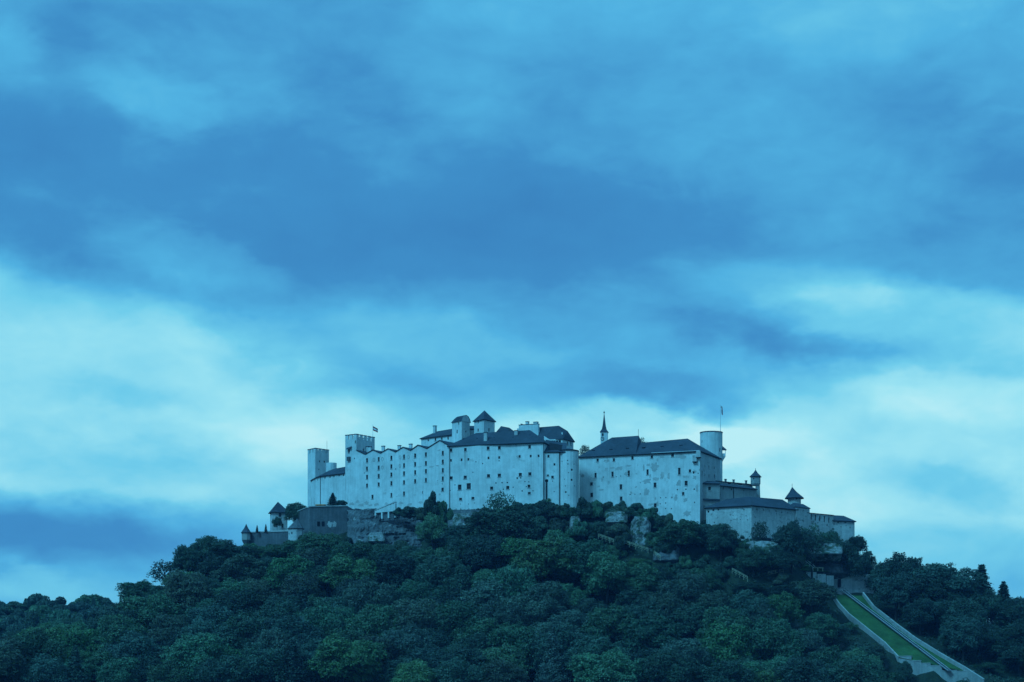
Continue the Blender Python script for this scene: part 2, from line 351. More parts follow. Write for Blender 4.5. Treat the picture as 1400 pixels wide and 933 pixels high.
def wall_grid(mb, A, B, z0, z1, holes, depth=0.5, mi=0):
    d = (B - A); Lg = d.length; d = d / Lg; n = Vector((d.y, -d.x))
    good = []
    for h in holes:
        u0, u1, v0, v1 = h
        if u0 < 0.05 or u1 > Lg - 0.05 or v0 < z0 + 0.05 or v1 > z1 - 0.05: continue
        if any(u0 < g[1] + 0.02 and u1 > g[0] - 0.02 and v0 < g[3] + 0.02 and v1 > g[2] - 0.02 for g in good): continue
        good.append(h)
    us = sorted({0.0, Lg} | {h[0] for h in good} | {h[1] for h in good}); vs = sorted({z0, z1} | {h[2] for h in good} | {h[3] for h in good})
    pt = lambda u, v, o=0.0: (A.x + d.x * u - n.x * o, A.y + d.y * u - n.y * o, v)
    for a in range(len(us) - 1):
        run = None
        for b in range(len(vs) - 1):
            um, vm = (us[a] + us[a + 1]) / 2, (vs[b] + vs[b + 1]) / 2
            hole = any(h[0] < um < h[1] and h[2] < vm < h[3] for h in good)
            if not hole and run is None: run = vs[b]
            if (hole or b == len(vs) - 2) and run is not None:
                top = vs[b] if hole else vs[b + 1]
                if top > run: mb.poly([pt(us[a], run), pt(us[a + 1], run), pt(us[a + 1], top), pt(us[a], top)], mi)
                run = None
    for u0, u1, v0, v1 in good:
        mb.poly([pt(u0, v0), pt(u1, v0), pt(u1, v0, depth), pt(u0, v0, depth)], mi); mb.poly([pt(u0, v1, depth), pt(u1, v1, depth), pt(u1, v1), pt(u0, v1)], mi)
        mb.poly([pt(u0, v0), pt(u0, v0, depth), pt(u0, v1, depth), pt(u0, v1)], mi); mb.poly([pt(u1, v0, depth), pt(u1, v0), pt(u1, v1), pt(u1, v1, depth)], mi)
    return good
def add_window(root, A, B, h, depth=0.5, kind=None):
    u0, u1, v0, v1 = h; d = (B - A).normalized(); n = Vector((d.y, -d.x))
    small = (u1 - u0) < 0.75 if kind is None else kind == 'loophole'
    me = LOOP if small else WIN
    o = bpy.data.objects.new('loophole' if small else 'window', me); col.objects.link(o); o.parent = root
    p = A + d * ((u0 + u1) / 2) - n * (depth - 0.02) - Vector((ORIG[root].x, ORIG[root].y))
    o.location = (p.x, p.y, v0 - ORIG[root].z); o.rotation_euler = (0, 0, math.atan2(d.y, d.x)); o.scale = (u1 - u0, 1, v1 - v0)
    if not small and u1 - u0 >= 0.95:
        k = bpy.data.objects.new('sill', SILL); col.objects.link(k); k.parent = o; k.location = (0, -depth + .02, 0); k.scale = (1, 1, 1 / (v1 - v0))
    return o
def hole_at(A, B, px, py, w, h):
    u, z, t = on_plane(A, B, px, py); return (u - w / 2, u + w / 2, z - h / 2, z + h / 2)
def body(root, q, z0, z1, wins, m, name='wall', depth=0.5, cap=True):
    """walls round footprint q with real openings; wins: {edge: [(px, py, w, h)]} with sizes in metres"""
    mb = MB(); n = len(q)
    for k in range(n):
        A, B = Vector(q[k]), Vector(q[(k + 1) % n])
        good = wall_grid(mb, A, B, z0, z1, [hole_at(A, B, *w) for w in wins.get(k, [])], depth)
        for h in good: add_window(root, A, B, h, depth)
    if cap: mb.poly([(p[0], p[1], z1) for p in q])
    return mb.build(name, m, root)
def eaves(q, z, o, th=0.35):
    return offset_poly(q, o)
def hip(root, q, z, R0, R1, over=0.6, name='roof', m=None, th=0.35):
    """hip or gable roof over a quad footprint; ridge ends R0 (near edge 3-0) and R1 (near edge 1-2)"""
    e = [Vector((p.x, p.y, z)) for p in offset_poly(q, over)]; R0 = Vector(R0); R1 = Vector(R1); mb = MB()
    mb.poly([e[0], e[1], R1, R0]); mb.poly([e[1], e[2], R1]); mb.poly([e[2], e[3], R0, R1]); mb.poly([e[3], e[0], R0])
    lo = [p - Vector((0, 0, th)) for p in e]
    for k in range(4): mb.poly([lo[k], lo[(k + 1) % 4], e[(k + 1) % 4], e[k]], 1)
    mb.poly(lo[::-1], 1)
    return mb.build(name, [m or M['roof'], M['eave']], root)
def pyramid(root, q, z, apex, over=0.4, name='roof', th=0.25, flare=0.0, m=None):
    e = [Vector((p.x, p.y, z)) for p in offset_poly(q, over)]; a = Vector(apex); mb = MB(); n = len(e)
    mid = [Vector((p.x, p.y, z)) * 0.45 + a * 0.55 for p in e]
    if flare: mid = [Vector((a.x + (p.x - a.x) * (1 - flare), a.y + (p.y - a.y) * (1 - flare), p.z)) for p in mid]
    for k in range(n):
        j = (k + 1) % n; mb.poly([e[k], e[j], mid[j], mid[k]]); mb.poly([mid[k], mid[j], a])
        mb.poly([e[k] - Vector((0, 0, th)), e[j] - Vector((0, 0, th)), e[j], e[k]], 1)
    mb.poly([p - Vector((0, 0, th)) for p in reversed(e)], 1)
    return mb.build(name, [m or M['roof'], M['eave']], root)
def shed(root, f0, f1, b0, b1, name='roof', th=0.35, m=None):
    """single slope from front edge f0-f1 to back edge b0-b1 (3D points)"""
    mb = MB(); f0, f1, b0, b1 = map(Vector, (f0, f1, b0, b1)); dn = Vector((0, 0, -th)); t = [f0, f1, b1, b0]
    mb.poly(t); l = [p + dn for p in t]
    for k in range(4): mb.poly([l[k], l[(k + 1) % 4], t[(k + 1) % 4], t[k]], 1)
    mb.poly(l[::-1], 1)
    return mb.build(name, [m or M['roof'], M['eave']], root)
def quad(a, b, depth, depth2=None):
    """footprint from front-left a to front-right b, going back at right angles"""
    a, b = Vector(a), Vector(b); d = (b - a).normalized(); n = Vector((-d.y, d.x))
    return [a, b, b + n * (depth2 or depth), a + n * depth]
def v3(p, z): return Vector((p[0], p[1], z))
def patch(root, A, B, px, py, w, h, seed, name='bare_patch', m='bare'):
    """where the plaster has come off: an irregular, slightly proud scab of bare masonry"""
    r = random.Random(seed); u, z, t = on_plane(A, B, px, py); d = (B - A).normalized(); n = Vector((d.y, -d.x)); k = 18; pts = []
    w, h = w * t / F, h * t / F
    for i in range(k):
        a = 2 * math.pi * i / k; rr = r.uniform(0.55, 1.1)
        c_, s_ = math.cos(a), math.sin(a); sq = 1 / max(abs(c_), abs(s_)) ** 0.5
        pts.append((u + c_ * sq * rr * w / 2, z + s_ * sq * rr * h / 2))
    mb = MB(); f = [v3(A + d * a + n * 0.03, b) for a, b in pts]; bk = [v3(A + d * a - n * 0.05, b) for a, b in pts]
    mb.poly(f)
    for i in range(k): mb.poly([bk[i], bk[(i + 1) % k], f[(i + 1) % k], f[i]])
    return mb.build(name, M[m], root)
def pipe_gap_bar(root, p, z0, z1, r=0.12, name='downpipe_gap_line'):  # iron downpipe, also drawn where only a dark gap shows
    mb = MB(); mb.bar((p[0], p[1], z0), (p[0], p[1], z1), r, 6); return mb.build(name, M['iron'], root)
def merlons(root, A, B, z, w, h, gap, t=0.6, m='plaster'):
    d = B - A; Lg = d.length; d = d / Lg; n = Vector((d.y, -d.x)); cnt = max(2, round((Lg + gap) / (w + gap))); pitch = (Lg - w) / (cnt - 1)
    for k in range(cnt):
        mb = MB(); c = A + d * (w / 2 + pitch * k) - n * (t / 2 + 0.003)
        mb.box((c.x, c.y, z - 0.05), d, h, w, t); o = mb.build('merlon', M[m], root)
        cpm = MB(); cpm.box((c.x, c.y, z - 0.05 + h), d, 0.3, w + 0.25, t + 0.25); cpm.build('coping', M['roof'], o)
def ngon(c, r, n, rot=0.0): return [Vector((c[0] + r * math.cos(rot + 2 * math.pi * k / n), c[1] + r * math.sin(rot + 2 * math.pi * k / n))) for k in range(n)]
def chimney(root, p, z0, z1, d, w=1.1, t=1.0, m='plaster', cap=True):
    mb = MB(); mb.box((p[0], p[1], z0), d, z1 - z0, w, t); o = mb.build('chimney', M[m], root)
    if cap: c = MB(); c.box((p[0], p[1], z1), d, 0.25, w + 0.3, t + 0.3); c.build('chimney_cap', M['roof'], o)
def dormer(root, A, B, zA, px, py, w=1.1, h=0.9, slope=1.0, name='dormer'):
    """small roof hatch: placed on a roof plane that rises back from the eave A-B (height zA) with the given slope"""
    d = (B - A).normalized(); nb = Vector((-d.y, d.x)); k = (px - CX) / F
    # sight line: (k t, t, CAMZ + s t); plane: z = zA + slope * dot(p - A, nb)
    s = (HZ - py) / F
    t = (zA - slope * (A.x * nb.x + A.y * nb.y) - CAMZ) / (s - slope * (k * nb.x + nb.y))
    p = Vector((k * t, t)); z = CAMZ + s * t; mb = MB()
    f0, f1 = p - d * w / 2 - nb * 0.3, p + d * w / 2 - nb * 0.3; bk = nb * 1.4
    zb, zt = z - 0.6, z + h - 0.3
    mb.poly([v3(f0, zb), v3(f1, zb), v3(f1, zt), v3(f0, zt)], 1)
    mb.poly([v3(f0, zt), v3(f1, zt), v3(f1 + bk, zt + 0.5), v3(f0 + bk, zt + 0.5)], 0)
    mb.poly([v3(f0, zb), v3(f0, zt), v3(f0 + bk, zt + 0.5), v3(f0 + bk, zb)], 0); mb.poly([v3(f1, zt), v3(f1, zb), v3(f1 + bk, zb), v3(f1 + bk, zt + 0.5)], 0)
    return mb.build(name, [M['roof'], M['dark']], root)
def base_of(q, z): return (sum(p[0] for p in q) / len(q), sum(p[1] for p in q) / len(q), z)

# ------------------------------------------------------------------ fortress: left towers and the zigzag-gabled wing
def left_tower():
    c, l, r = G(431, 985), G(420.6, 991), G(449.8, 992)
    q = [l, c, r, l + (r - c)]; zt = Zr(618.6, 985); z0 = Zr(720, 985)
    root = thing('crenellated_tower', base_of(q, z0), 'slim white square tower with battlements at the far end of the fortress', 'tower')
    body(root, q, z0, zt, {1: [(437, 631, .9, .9), (443.6, 631.5, .9, .9), (436, 642, .7, .7)]}, M['plaster'])
    for k in range(4): merlons(root, q[k], q[(k + 1) % 4], zt, 1.8, 2.0, 1.2)
    mb = MB(); p = G(447, 990); mb.bar(v3(p, zt), v3(p, zt + 6.5), 0.07, 5); mb.build('lightning_rod', M['iron'], root)
left_tower()
def curved_wing():
    front = [G(424.8, 966), G(428, 959), G(432.5, 952.5), (G(438, 948)), G(446, 944.5), G(458, 940.5), G(471.7, 936.4)]
    ze = Zr(652.2, 950); z0 = Zr(715, 945); n = Vector((0.50, 0.866)); back = [p + n * 9 for p in front]
    q = front + [back[-1], back[0]]
    root = thing('curved_wing', base_of(q, z0), 'low curved white wing with a dark lean-to roof between two battlemented towers', 'building')
    wn = {3: [(444.2, 653.2, .8, 1.1)], 4: [(451, 652, .8, 1.1), (456.5, 651.4, .8, 1)], 5: [(458.8, 651, .8, 1.1), (463.5, 650, .8, 1.1), (469.5, 649.5, .8, 1)],
          2: [(434.4, 656, .7, 1)], 1: [(430.6, 658, .7, 1)], 0: [(426.5, 661, .7, 1)]}
    body(root, q, z0, ze, wn, M['plaster'])
    mb = MB(); e = [v3(p + Vector((-.45, -.78)) * 0.7, ze) for p in front]; zr = Zr(640.5, 945)
    rid = [v3(p + n * 6.5, ze + (zr - ze) * f) for p, f in zip(front, (0.15, .45, .75, .95, 1.12, 1.2, 1.25))]
    bk = [v3(p + n * 9.5, ze) for p in front]
    for k in range(len(e) - 1):
        mb.poly([e[k], e[k + 1], rid[k + 1], rid[k]]); mb.poly([rid[k], rid[k + 1], bk[k + 1], bk[k]])
        mb.poly([e[k] - Vector((0, 0, .3)), e[k + 1] - Vector((0, 0, .3)), e[k + 1], e[k]], 1)
    mb.poly([e[0], rid[0], bk[0]]); mb.poly([e[-1], bk[-1], rid[-1]])
    mb.build('roof', [M['roof'], M['eave']], root)
    pipe_gap_bar(root, G(437.8, 947.6), z0, ze)
    mb = MB(); c = G(453, 957); mb.prism(ngon(c, 2.6, 12), ze + 3, ze + 7.5); mb.build('stair_drum', M['plaster'], root)
    patch(root, front[0], front[1], 426, 686, 3, 14, 3)
    patch(root, front[1], front[2], 429.6, 686, 5, 15, 4)
curved_wing()
DA, DB = G(472, 936), G(613.4, 900)          # facade plane of the zigzag wing
dD = (DB - DA).normalized(); nD = Vector((-dD.y, dD.x))
def dpt(px):
    u, z, t = on_plane(DA, DB, px, 0); return DA + dD * u
def flag_tower():
    a, b = dpt(472), dpt(487.3); q = quad(a, b, 13.5); zt = Zr(599.6, 931); z0 = Zr(725, 931)
    root = thing('crenellated_tower', base_of(q, z0), 'tall white square tower with battlements and a flag above the zigzag gables', 'tower')
    body(root, q, z0, zt, {0: [(477, 616.8, 1.1, 1.6), (475, 626, .7, .7), (484.5, 627, .6, .6), (486, 604.5, .6, 1.4)], 1: [(497, 615.5, 1.0, 1.3), (502.3, 614.3, 1.1, 2.2)]}, M['plaster'])
    for k in range(4): merlons(root, q[k], q[(k + 1) % 4], zt, 1.8, 2.1, 1.2)
    mb = MB(); u, z, t = on_plane(a, b, 478, 613); d = dD; p = a + d * u - nD * 0.5       # little lean-to hood on corbels over the window
    f0, f1 = p - d * 1.4, p + d * 1.4
    mb.poly([v3(f0 - nD * .5, z - .4), v3(f1 - nD * .5, z), v3(f1 + nD * .6, z + .9), v3(f0 + nD * .6, z + .5)]); mb.poly([v3(f0 - nD * .5, z - .7), v3(f1 - nD * .5, z - .3), v3(f1 - nD * .5, z), v3(f0 - nD * .5, z - .4)])
    mb.build('window_hood', M['roof'], root)
    u, z, t = on_plane(a, b, 477.5, 627.5); p = a + d * u - nD * 0.45; mb = MB(); mb.box(v3(p, z - 1), d, 1.9, 1.8, 0.9); mb.build('corbel_box', M['stone_d'], root)
    pp = q[1] + (q[2] - q[1]) * 0.94 - dD * 0.5; mb = MB(); mb.bar(v3(pp, zt), v3(pp, Zr(580, 941)), 0.10, 5, 0, 0.06); pole = mb.build('flagpole', M['rail'], root)
    zf = Zr(582, 941); cl = []
    for k, (mname, z0_, z1_) in enumerate((('flag_r', -.7, 0), ('flag_w', -1.4, -.7), ('flag_r', -2.1, -1.4))):
        mb = MB(); n = 6
        for j in range(n):
            a0, a1 = j / n * 2.4, (j + 1) / n * 2.4
            w = lambda s: 0.25 * math.sin(s * 3.2); dz = lambda s: -0.55 * s
            mb.poly([(pp.x + a0, pp.y + w(a0), zf + z0_ + dz(a0)), (pp.x + a1, pp.y + w(a1), zf + z0_ * (1 - .1 * a1) + dz(a1)), (pp.x + a1, pp.y + w(a1), zf + z1_ * (1 - .1 * a1) + dz(a1)), (pp.x + a0, pp.y + w(a0), zf + z1_ + dz(a0))])
        mb.build('flag_stripe', M[mname], pole)
flag_tower()
def zigzag_wing():
    a, b = dpt(487.3), DB; q = quad(a, b, 13.0); z0 = Zr(735, 915)
    zz = [(487.3, 616), (499.7, 621.6), (510, 615.6), (520.4, 620), (530.7, 613.9), (540.9, 618.4), (551.3, 611.8), (561.5, 616.2), (571.7, 608.9), (583.7, 613.6), (601.4, 602.6), (613.4, 609.4)]
    pts = []
    for px, py in zz:
        u, z, t = on_plane(a, b, px, py); pts.append((max(0, min(u, (b - a).length)), z))
    zt = min(z for u, z in pts) - 0.3
    root = thing('zigzag_gabled_wing', base_of(q, z0), 'long white wing with a zigzag row of low gables and columns of small dark windows', 'building')
    wins = []
    cols = {501.7: (629.6, 641, 652.3, 664), 517.7: (628, 639.6, 651, 662.5), 535: (626.2, 638, 649, 661), 552.3: (624.6, 636.5, 647.5, 659.6), 567.5: (623.1, 634.8, 646, 658), 582.2: (621.5, 633.5, 644.5, 656.5), 605.3: (619.6, 631.5, 643.2, 654.6)}
    for px, rows in cols.items():
        for k, py in enumerate(rows): wins.append((px, py, 1.15, 1.95 if k < 3 or px in (535, 605.3) else 1.8))
    wins += [(509.2, 679.4, 1.2, 1.9), (535, 677, 1.0, 1.9), (552.3, 675, 1.1, 1.9), (605, 669.4, 1.4, 1.6), (541, 641.5, .5, .8), (577.5, 673.5, .4, 1.3), (498.4, 647, .5, .5), (604.5, 661.8, .5, .5), (598, 657.5, .4, .4)]
    body(root, q, z0, zt, {0: wins}, M['plaster'], cap=False)
    d = (b - a).normalized(); nb = Vector((-d.y, d.x)); mb = MB()
    poly = [v3(a, zt)] + [v3(b, zt)] + [v3(a + d * u, z) for u, z in reversed(pts)]
    for k in range(len(pts) - 1):
        (u0, za), (u1, zb) = pts[k], pts[k + 1]
        mb.poly([v3(a + d * u0, zt), v3(a + d * u1, zt), v3(a + d * u1, zb), v3(a + d * u0, za)])
    mb.build('gable_wall', M['plaster'], root); mb = MB(); bq = nb * 13
    for k in range(len(pts) - 1):
        (u0, za), (u1, zb) = pts[k], pts[k + 1]
        mb.poly([v3(a + d * u1 + bq, zt), v3(a + d * u0 + bq, zt), v3(a + d * u0 + bq, za), v3(a + d * u1 + bq, zb)])
    mb.build('gable_wall', M['plaster'], root)
    for k in range(len(pts) - 1):                        # one roof slope per side of each gable
        (u0, za), (u1, zb) = pts[k], pts[k + 1]
        f0, f1 = v3(a + d * u0 - nb * 0.35, za + 0.25), v3(a + d * u1 - nb * 0.35, zb + 0.25); bk = nb.to_3d() * 13.6
        shed(root, f0, f1, f0 + bk, f1 + bk, 'roof_slope', 0.3)
    for px, py, w, h in ((511.3, 629, 3.4, 4.8), (522.8, 628, 3.6, 5), (522.8, 639.4, 3.4, 4.6), (547, 625.6, 3.2, 5), (558.6, 624.8, 3, 5.2), (546.8, 637.2, 3.2, 4.6)):
        u, z, t = on_plane(a, b, px, py); mb = MB(); k = 12      # ring-shaped plaster mouldings between the windows
        c = a + d * u + Vector((d.y, -d.x)) * 0.05; w_, h_ = w * t / F / 2, h * t / F / 2
        for i in range(k):
            a0, a1 = 2 * math.pi * i / k, 2 * math.pi * (i + 1) / k
            mb.bar(v3(c + d * math.cos(a0) * w_, z + math.sin(a0) * h_), v3(c + d * math.cos(a1) * w_, z + math.sin(a1) * h_), 0.10, 4)
        mb.build('plaster_ring', M['bare'], root)
    for i, (px, py, w, h) in enumerate(((481, 689, 9, 5), (494, 690.5, 14, 5), (507, 691, 8, 3), (590, 638.5, 10, 1.6), (573, 638.6, 9, 1.0), (598, 637, 5, 2), (600, 616, 6, 2), (608, 650, 2.5, 3), (601, 676, 4, 3), (489, 686, 7, 5), (501, 688, 9, 6), (515, 690, 10, 4), (528, 689, 8, 4), (548, 688, 10, 4), (560, 690, 9, 5), (575, 687, 9, 4), (590, 690, 8, 5))):
        aa, bb = (dpt(472), dpt(487.3)) if px < 487 else (a, b); patch(root, aa, bb, px, py, w, h, 30 + i)
    for px, py in ((503, 613), (506, 613.5), (524, 612.4), (546, 611.6), (561.5, 609.6)):
        p = G(px, 938 - (px - 500) * 0.25); z = Zr(py, p.y); mb = MB(); mb.box(v3(p, z - 3), d, 3.6, 1.5, 0.9); o = mb.build('chimney', M['plaster'], root)
        c = MB(); c.box(v3(p, z + .6), d, 0.25, 1.8, 1.2); c.build('chimney_cap', M['roof'], o)
zigzag_wing()

# ------------------------------------------------------------------ fortress: the tall middle block
def middle_block():
    f = [G(613.6, 900), G(654, 895.5), G(698, 892.5), G(743, 888)]; d = (f[3] - f[0]).normalized(); nb = Vector((-d.y, d.x))
    q = f + [f[3] + nb * 17, f[0] + nb * 17]; zt = Zr(607.6, 894); z0 = Zr(740, 890)
    root = thing('main_block', base_of(q, z0), 'tall white central block with a broad dark hipped roof and rows of square windows', 'building')
    W = [[], [], []]
    def w(px, py, a, b): W[0 if px < 654 else 1 if px < 698 else 2].append((px, py, a, b))
    for px, py in ((616.6, 615.7), (636.2, 614.9), (652.6, 613.7), (667.3, 612.8), (682.7, 612.2), (697.2, 611.7), (724, 610.9)): w(px, py, 1.25, 1.45)
    for px, py in ((616.6, 629.7), (631, 628.9), (640.3, 628.3), (653.2, 627.1), (667.8, 626.4), (682.5, 625.8), (697.4, 625.2), (710.5, 624.2), (725.6, 623.8), (736.3, 623.5)): w(px, py, .85, 1.15)
    for px, py in ((616.8, 653.7), (636, 652.6), (653.7, 651.1), (667.8, 650.7), (682.7, 650), (697.6, 649.9), (711.3, 649), (724.3, 648.1)): w(px, py, 1.45, 1.4)
    for px, py, a, b in ((628.5, 666.4, 1.7, 2.4), (640.8, 664.9, 2.0, 2.7), (653.6, 667.5, 1.3, 1.7), (672.1, 667.6, 1.4, 1.4), (694.2, 666.8, 1.4, 1.4), (723.2, 664.9, 1.3, 1.3), (723.6, 674.4, 1.3, 1.0), (629.6, 682.5, 1.4, 1.1), (646.5, 681.3, 1.4, 1.1),
                         (707, 653.9, .7, .8), (711.8, 653.7, .6, .6), (678, 660.6, .6, .6), (686.3, 660.2, .6, .6), (693.6, 660, .6, .6), (717.6, 658.5, .5, .5), (723, 659, .5, .5), (719.5, 665.5, .5, .5), (713.8, 671.5, .6, .6), (728.7, 671.3, .5, .5),
                         (622, 663.2, .5, .5), (615.4, 670.8, .45, .6), (659.8, 634, .5, .5), (653.3, 631.7, .5, .5), (650.6, 631.6, .5, .5), (682.3, 630.3, .5, .5), (646.4, 645.8, .6, .4), (629.6, 689.4, .4, .4), (640.6, 689.3, .4, .4), (648.5, 688, .4, .4), (623.5, 696, .4, .4), (629.8, 696, .4, .4), (641, 695.5, .4, .4), (701.5, 666.3, .5, .5)): w(px, py, a, b)
    body(root, q, z0, zt, {0: W[0], 1: W[1], 2: W[2]}, M['plaster'])
    zr = Zr(591.2, 903); m0 = f[0] + nb * 8.5 + d * 10.5; m1 = f[3] + nb * 8.5 - d * 8.5
    hip(root, [f[0], f[3], q[4], q[5]], zt, v3(m0, zr), v3(m1, zr + 0.3), 0.75)
    slope = (zr - zt) / 8.5
    for px, py in ((633.5, 601.3), (652.6, 600.4), (675.8, 599), (701.5, 599), (724.3, 596)): dormer(root, f[0], f[3], zt, px, py, .8, .7, slope)
    for px, yt, yb in ((664, 592, 603.5), (705.7, 589.5, 602)):
        p = G(px, 897.5); chimney(root, p, Zr(yb, 897.5), Zr(yt, 897.5), d, 1.5, 1.2, 'plaster_g')
    pipe_gap_bar(root, f[0] + d * 0.45 - nb * 0.25, z0, zt); pipe_gap_bar(root, f[3] - nb * 0.25, z0, zt)  # dark bars drawn for the end seam and the full-height shaded gap
    u, z, t = on_plane(f[0], f[1], 635.8, 629); mb = MB(); p = f[0] + d * u - nb * 0.04
    u2, z2, _ = on_plane(f[0], f[1], 635.8, 617); u3, z3, _ = on_plane(f[0], f[1], 635.8, 641)
    dd = (f[1] - f[0]).normalized(); nn = Vector((dd.y, -dd.x)); p = f[0] + dd * u + nn * 0.03
    mb.poly([v3(p - dd * .55, z2), v3(p - dd * .15, z3), v3(p + dd * .15, z3), v3(p + dd * .55, z2)][::1]); mb.build('rust_streak', M['bare'], root)
middle_block()
def round_corner():
    a, b = G(743.6, 889), G(764, 888.4); q = quad(a, b, 12); zt = Zr(618.2, 889); z0 = Zr(735, 885)
    root = thing('narrow_link', base_of(q, z0), 'narrow white link beside the round tower, with a steep dark lean-to roof', 'building')
    body(root, q, z0, zt, {0: [(749.8, 624, .9, 1.3), (755.4, 652.3, 1.1, 1.1), (758, 635.2, .8, 1.0), (749, 650, 1.0, .6), (757.6, 672.3, .4, .4), (755.3, 658, .5, .4)]}, M['plaster'])
    d = (b - a).normalized(); nb = Vector((-d.y, d.x)); e = 0.4
    shed(root, v3(a - nb * e, zt), v3(b + d * 3 - nb * e, zt), v3(a + nb * 11, Zr(601, 899)), v3(b + d * 3 + nb * 11, Zr(606.5, 899)))
    mb = MB(); u, z, t = on_plane(a, b, 747.4, 657.5); p = a + d * u - nb * 0.06; R = 0.75
    pts = [v3(p + d * math.cos(t_) * R, z + math.sin(t_) * R) for t_ in [i * math.pi / 5 - math.pi / 2 + 0.35 for i in range(10)]]
    mb.poly(pts); zb = Zr(683, 889); mb.prism([p - d * .32 - nb * .08, p + d * .32 - nb * .08, p + d * .32 + nb * .1, p - d * .32 + nb * .1], zb, z); mb.build('slot_shade_plate', M['dark'], root)  # raised dark plate painted for the shade inside a keyhole-shaped slot
    c = G(776.6, 892.5); r = 4.75; zt = Zr(615.8, 888); n = 20
    root = thing('round_tower', (c.x, c.y, z0), 'plain round white tower with small square holes, squeezed between two tall blocks', 'tower')
    q = ngon(c, r, n, math.pi / n); wl = [(768.3, 631, .45, .45), (776, 629.8, .5, .5), (780.5, 629.2, 1.0, 1.2), (767, 635.4, .5, .5), (776.5, 634.6, .5, .5), (781.8, 642.5, .9, .9), (785, 635, .5, .5), (781.6, 656.3, .9, .9), (773.4, 673, .8, .7), (771.5, 655.4, .4, .4), (773, 664.6, .4, .4), (785.5, 664.5, .5, .5), (787.2, 674, .5, .5), (765.6, 664.8, .4, .4), (777.7, 677.4, .4, .4), (783.2, 677.4, .4, .4), (777.5, 646.3, .35, .35), (770.9, 619.6, 1.2, 1.3)]
    wd = {}
    for w in wl:
        dx = ((w[0] - CX) / F * (c.y - 4) - c.x) / r
        an = math.atan2(-math.sqrt(max(0, 1 - dx * dx)), dx); k = int(((an - math.pi / n) % (2 * math.pi)) / (2 * math.pi / n)); wd.setdefault(k, []).append((w[0], w[1], min(w[2], 1.1), w[3]))
    body(root, q, z0, zt, wd, M['plaster'], depth=0.35)
    pyramid(root, ngon(c, r, n, math.pi / n), zt + 0.35, (c.x, c.y, zt + 1.5), 0.3, th=0.45)
    pipe_gap_bar(root, G(791, 889.5), z0, zt)  # dark bar painted in for the shaded gap between tower and long block
round_corner()

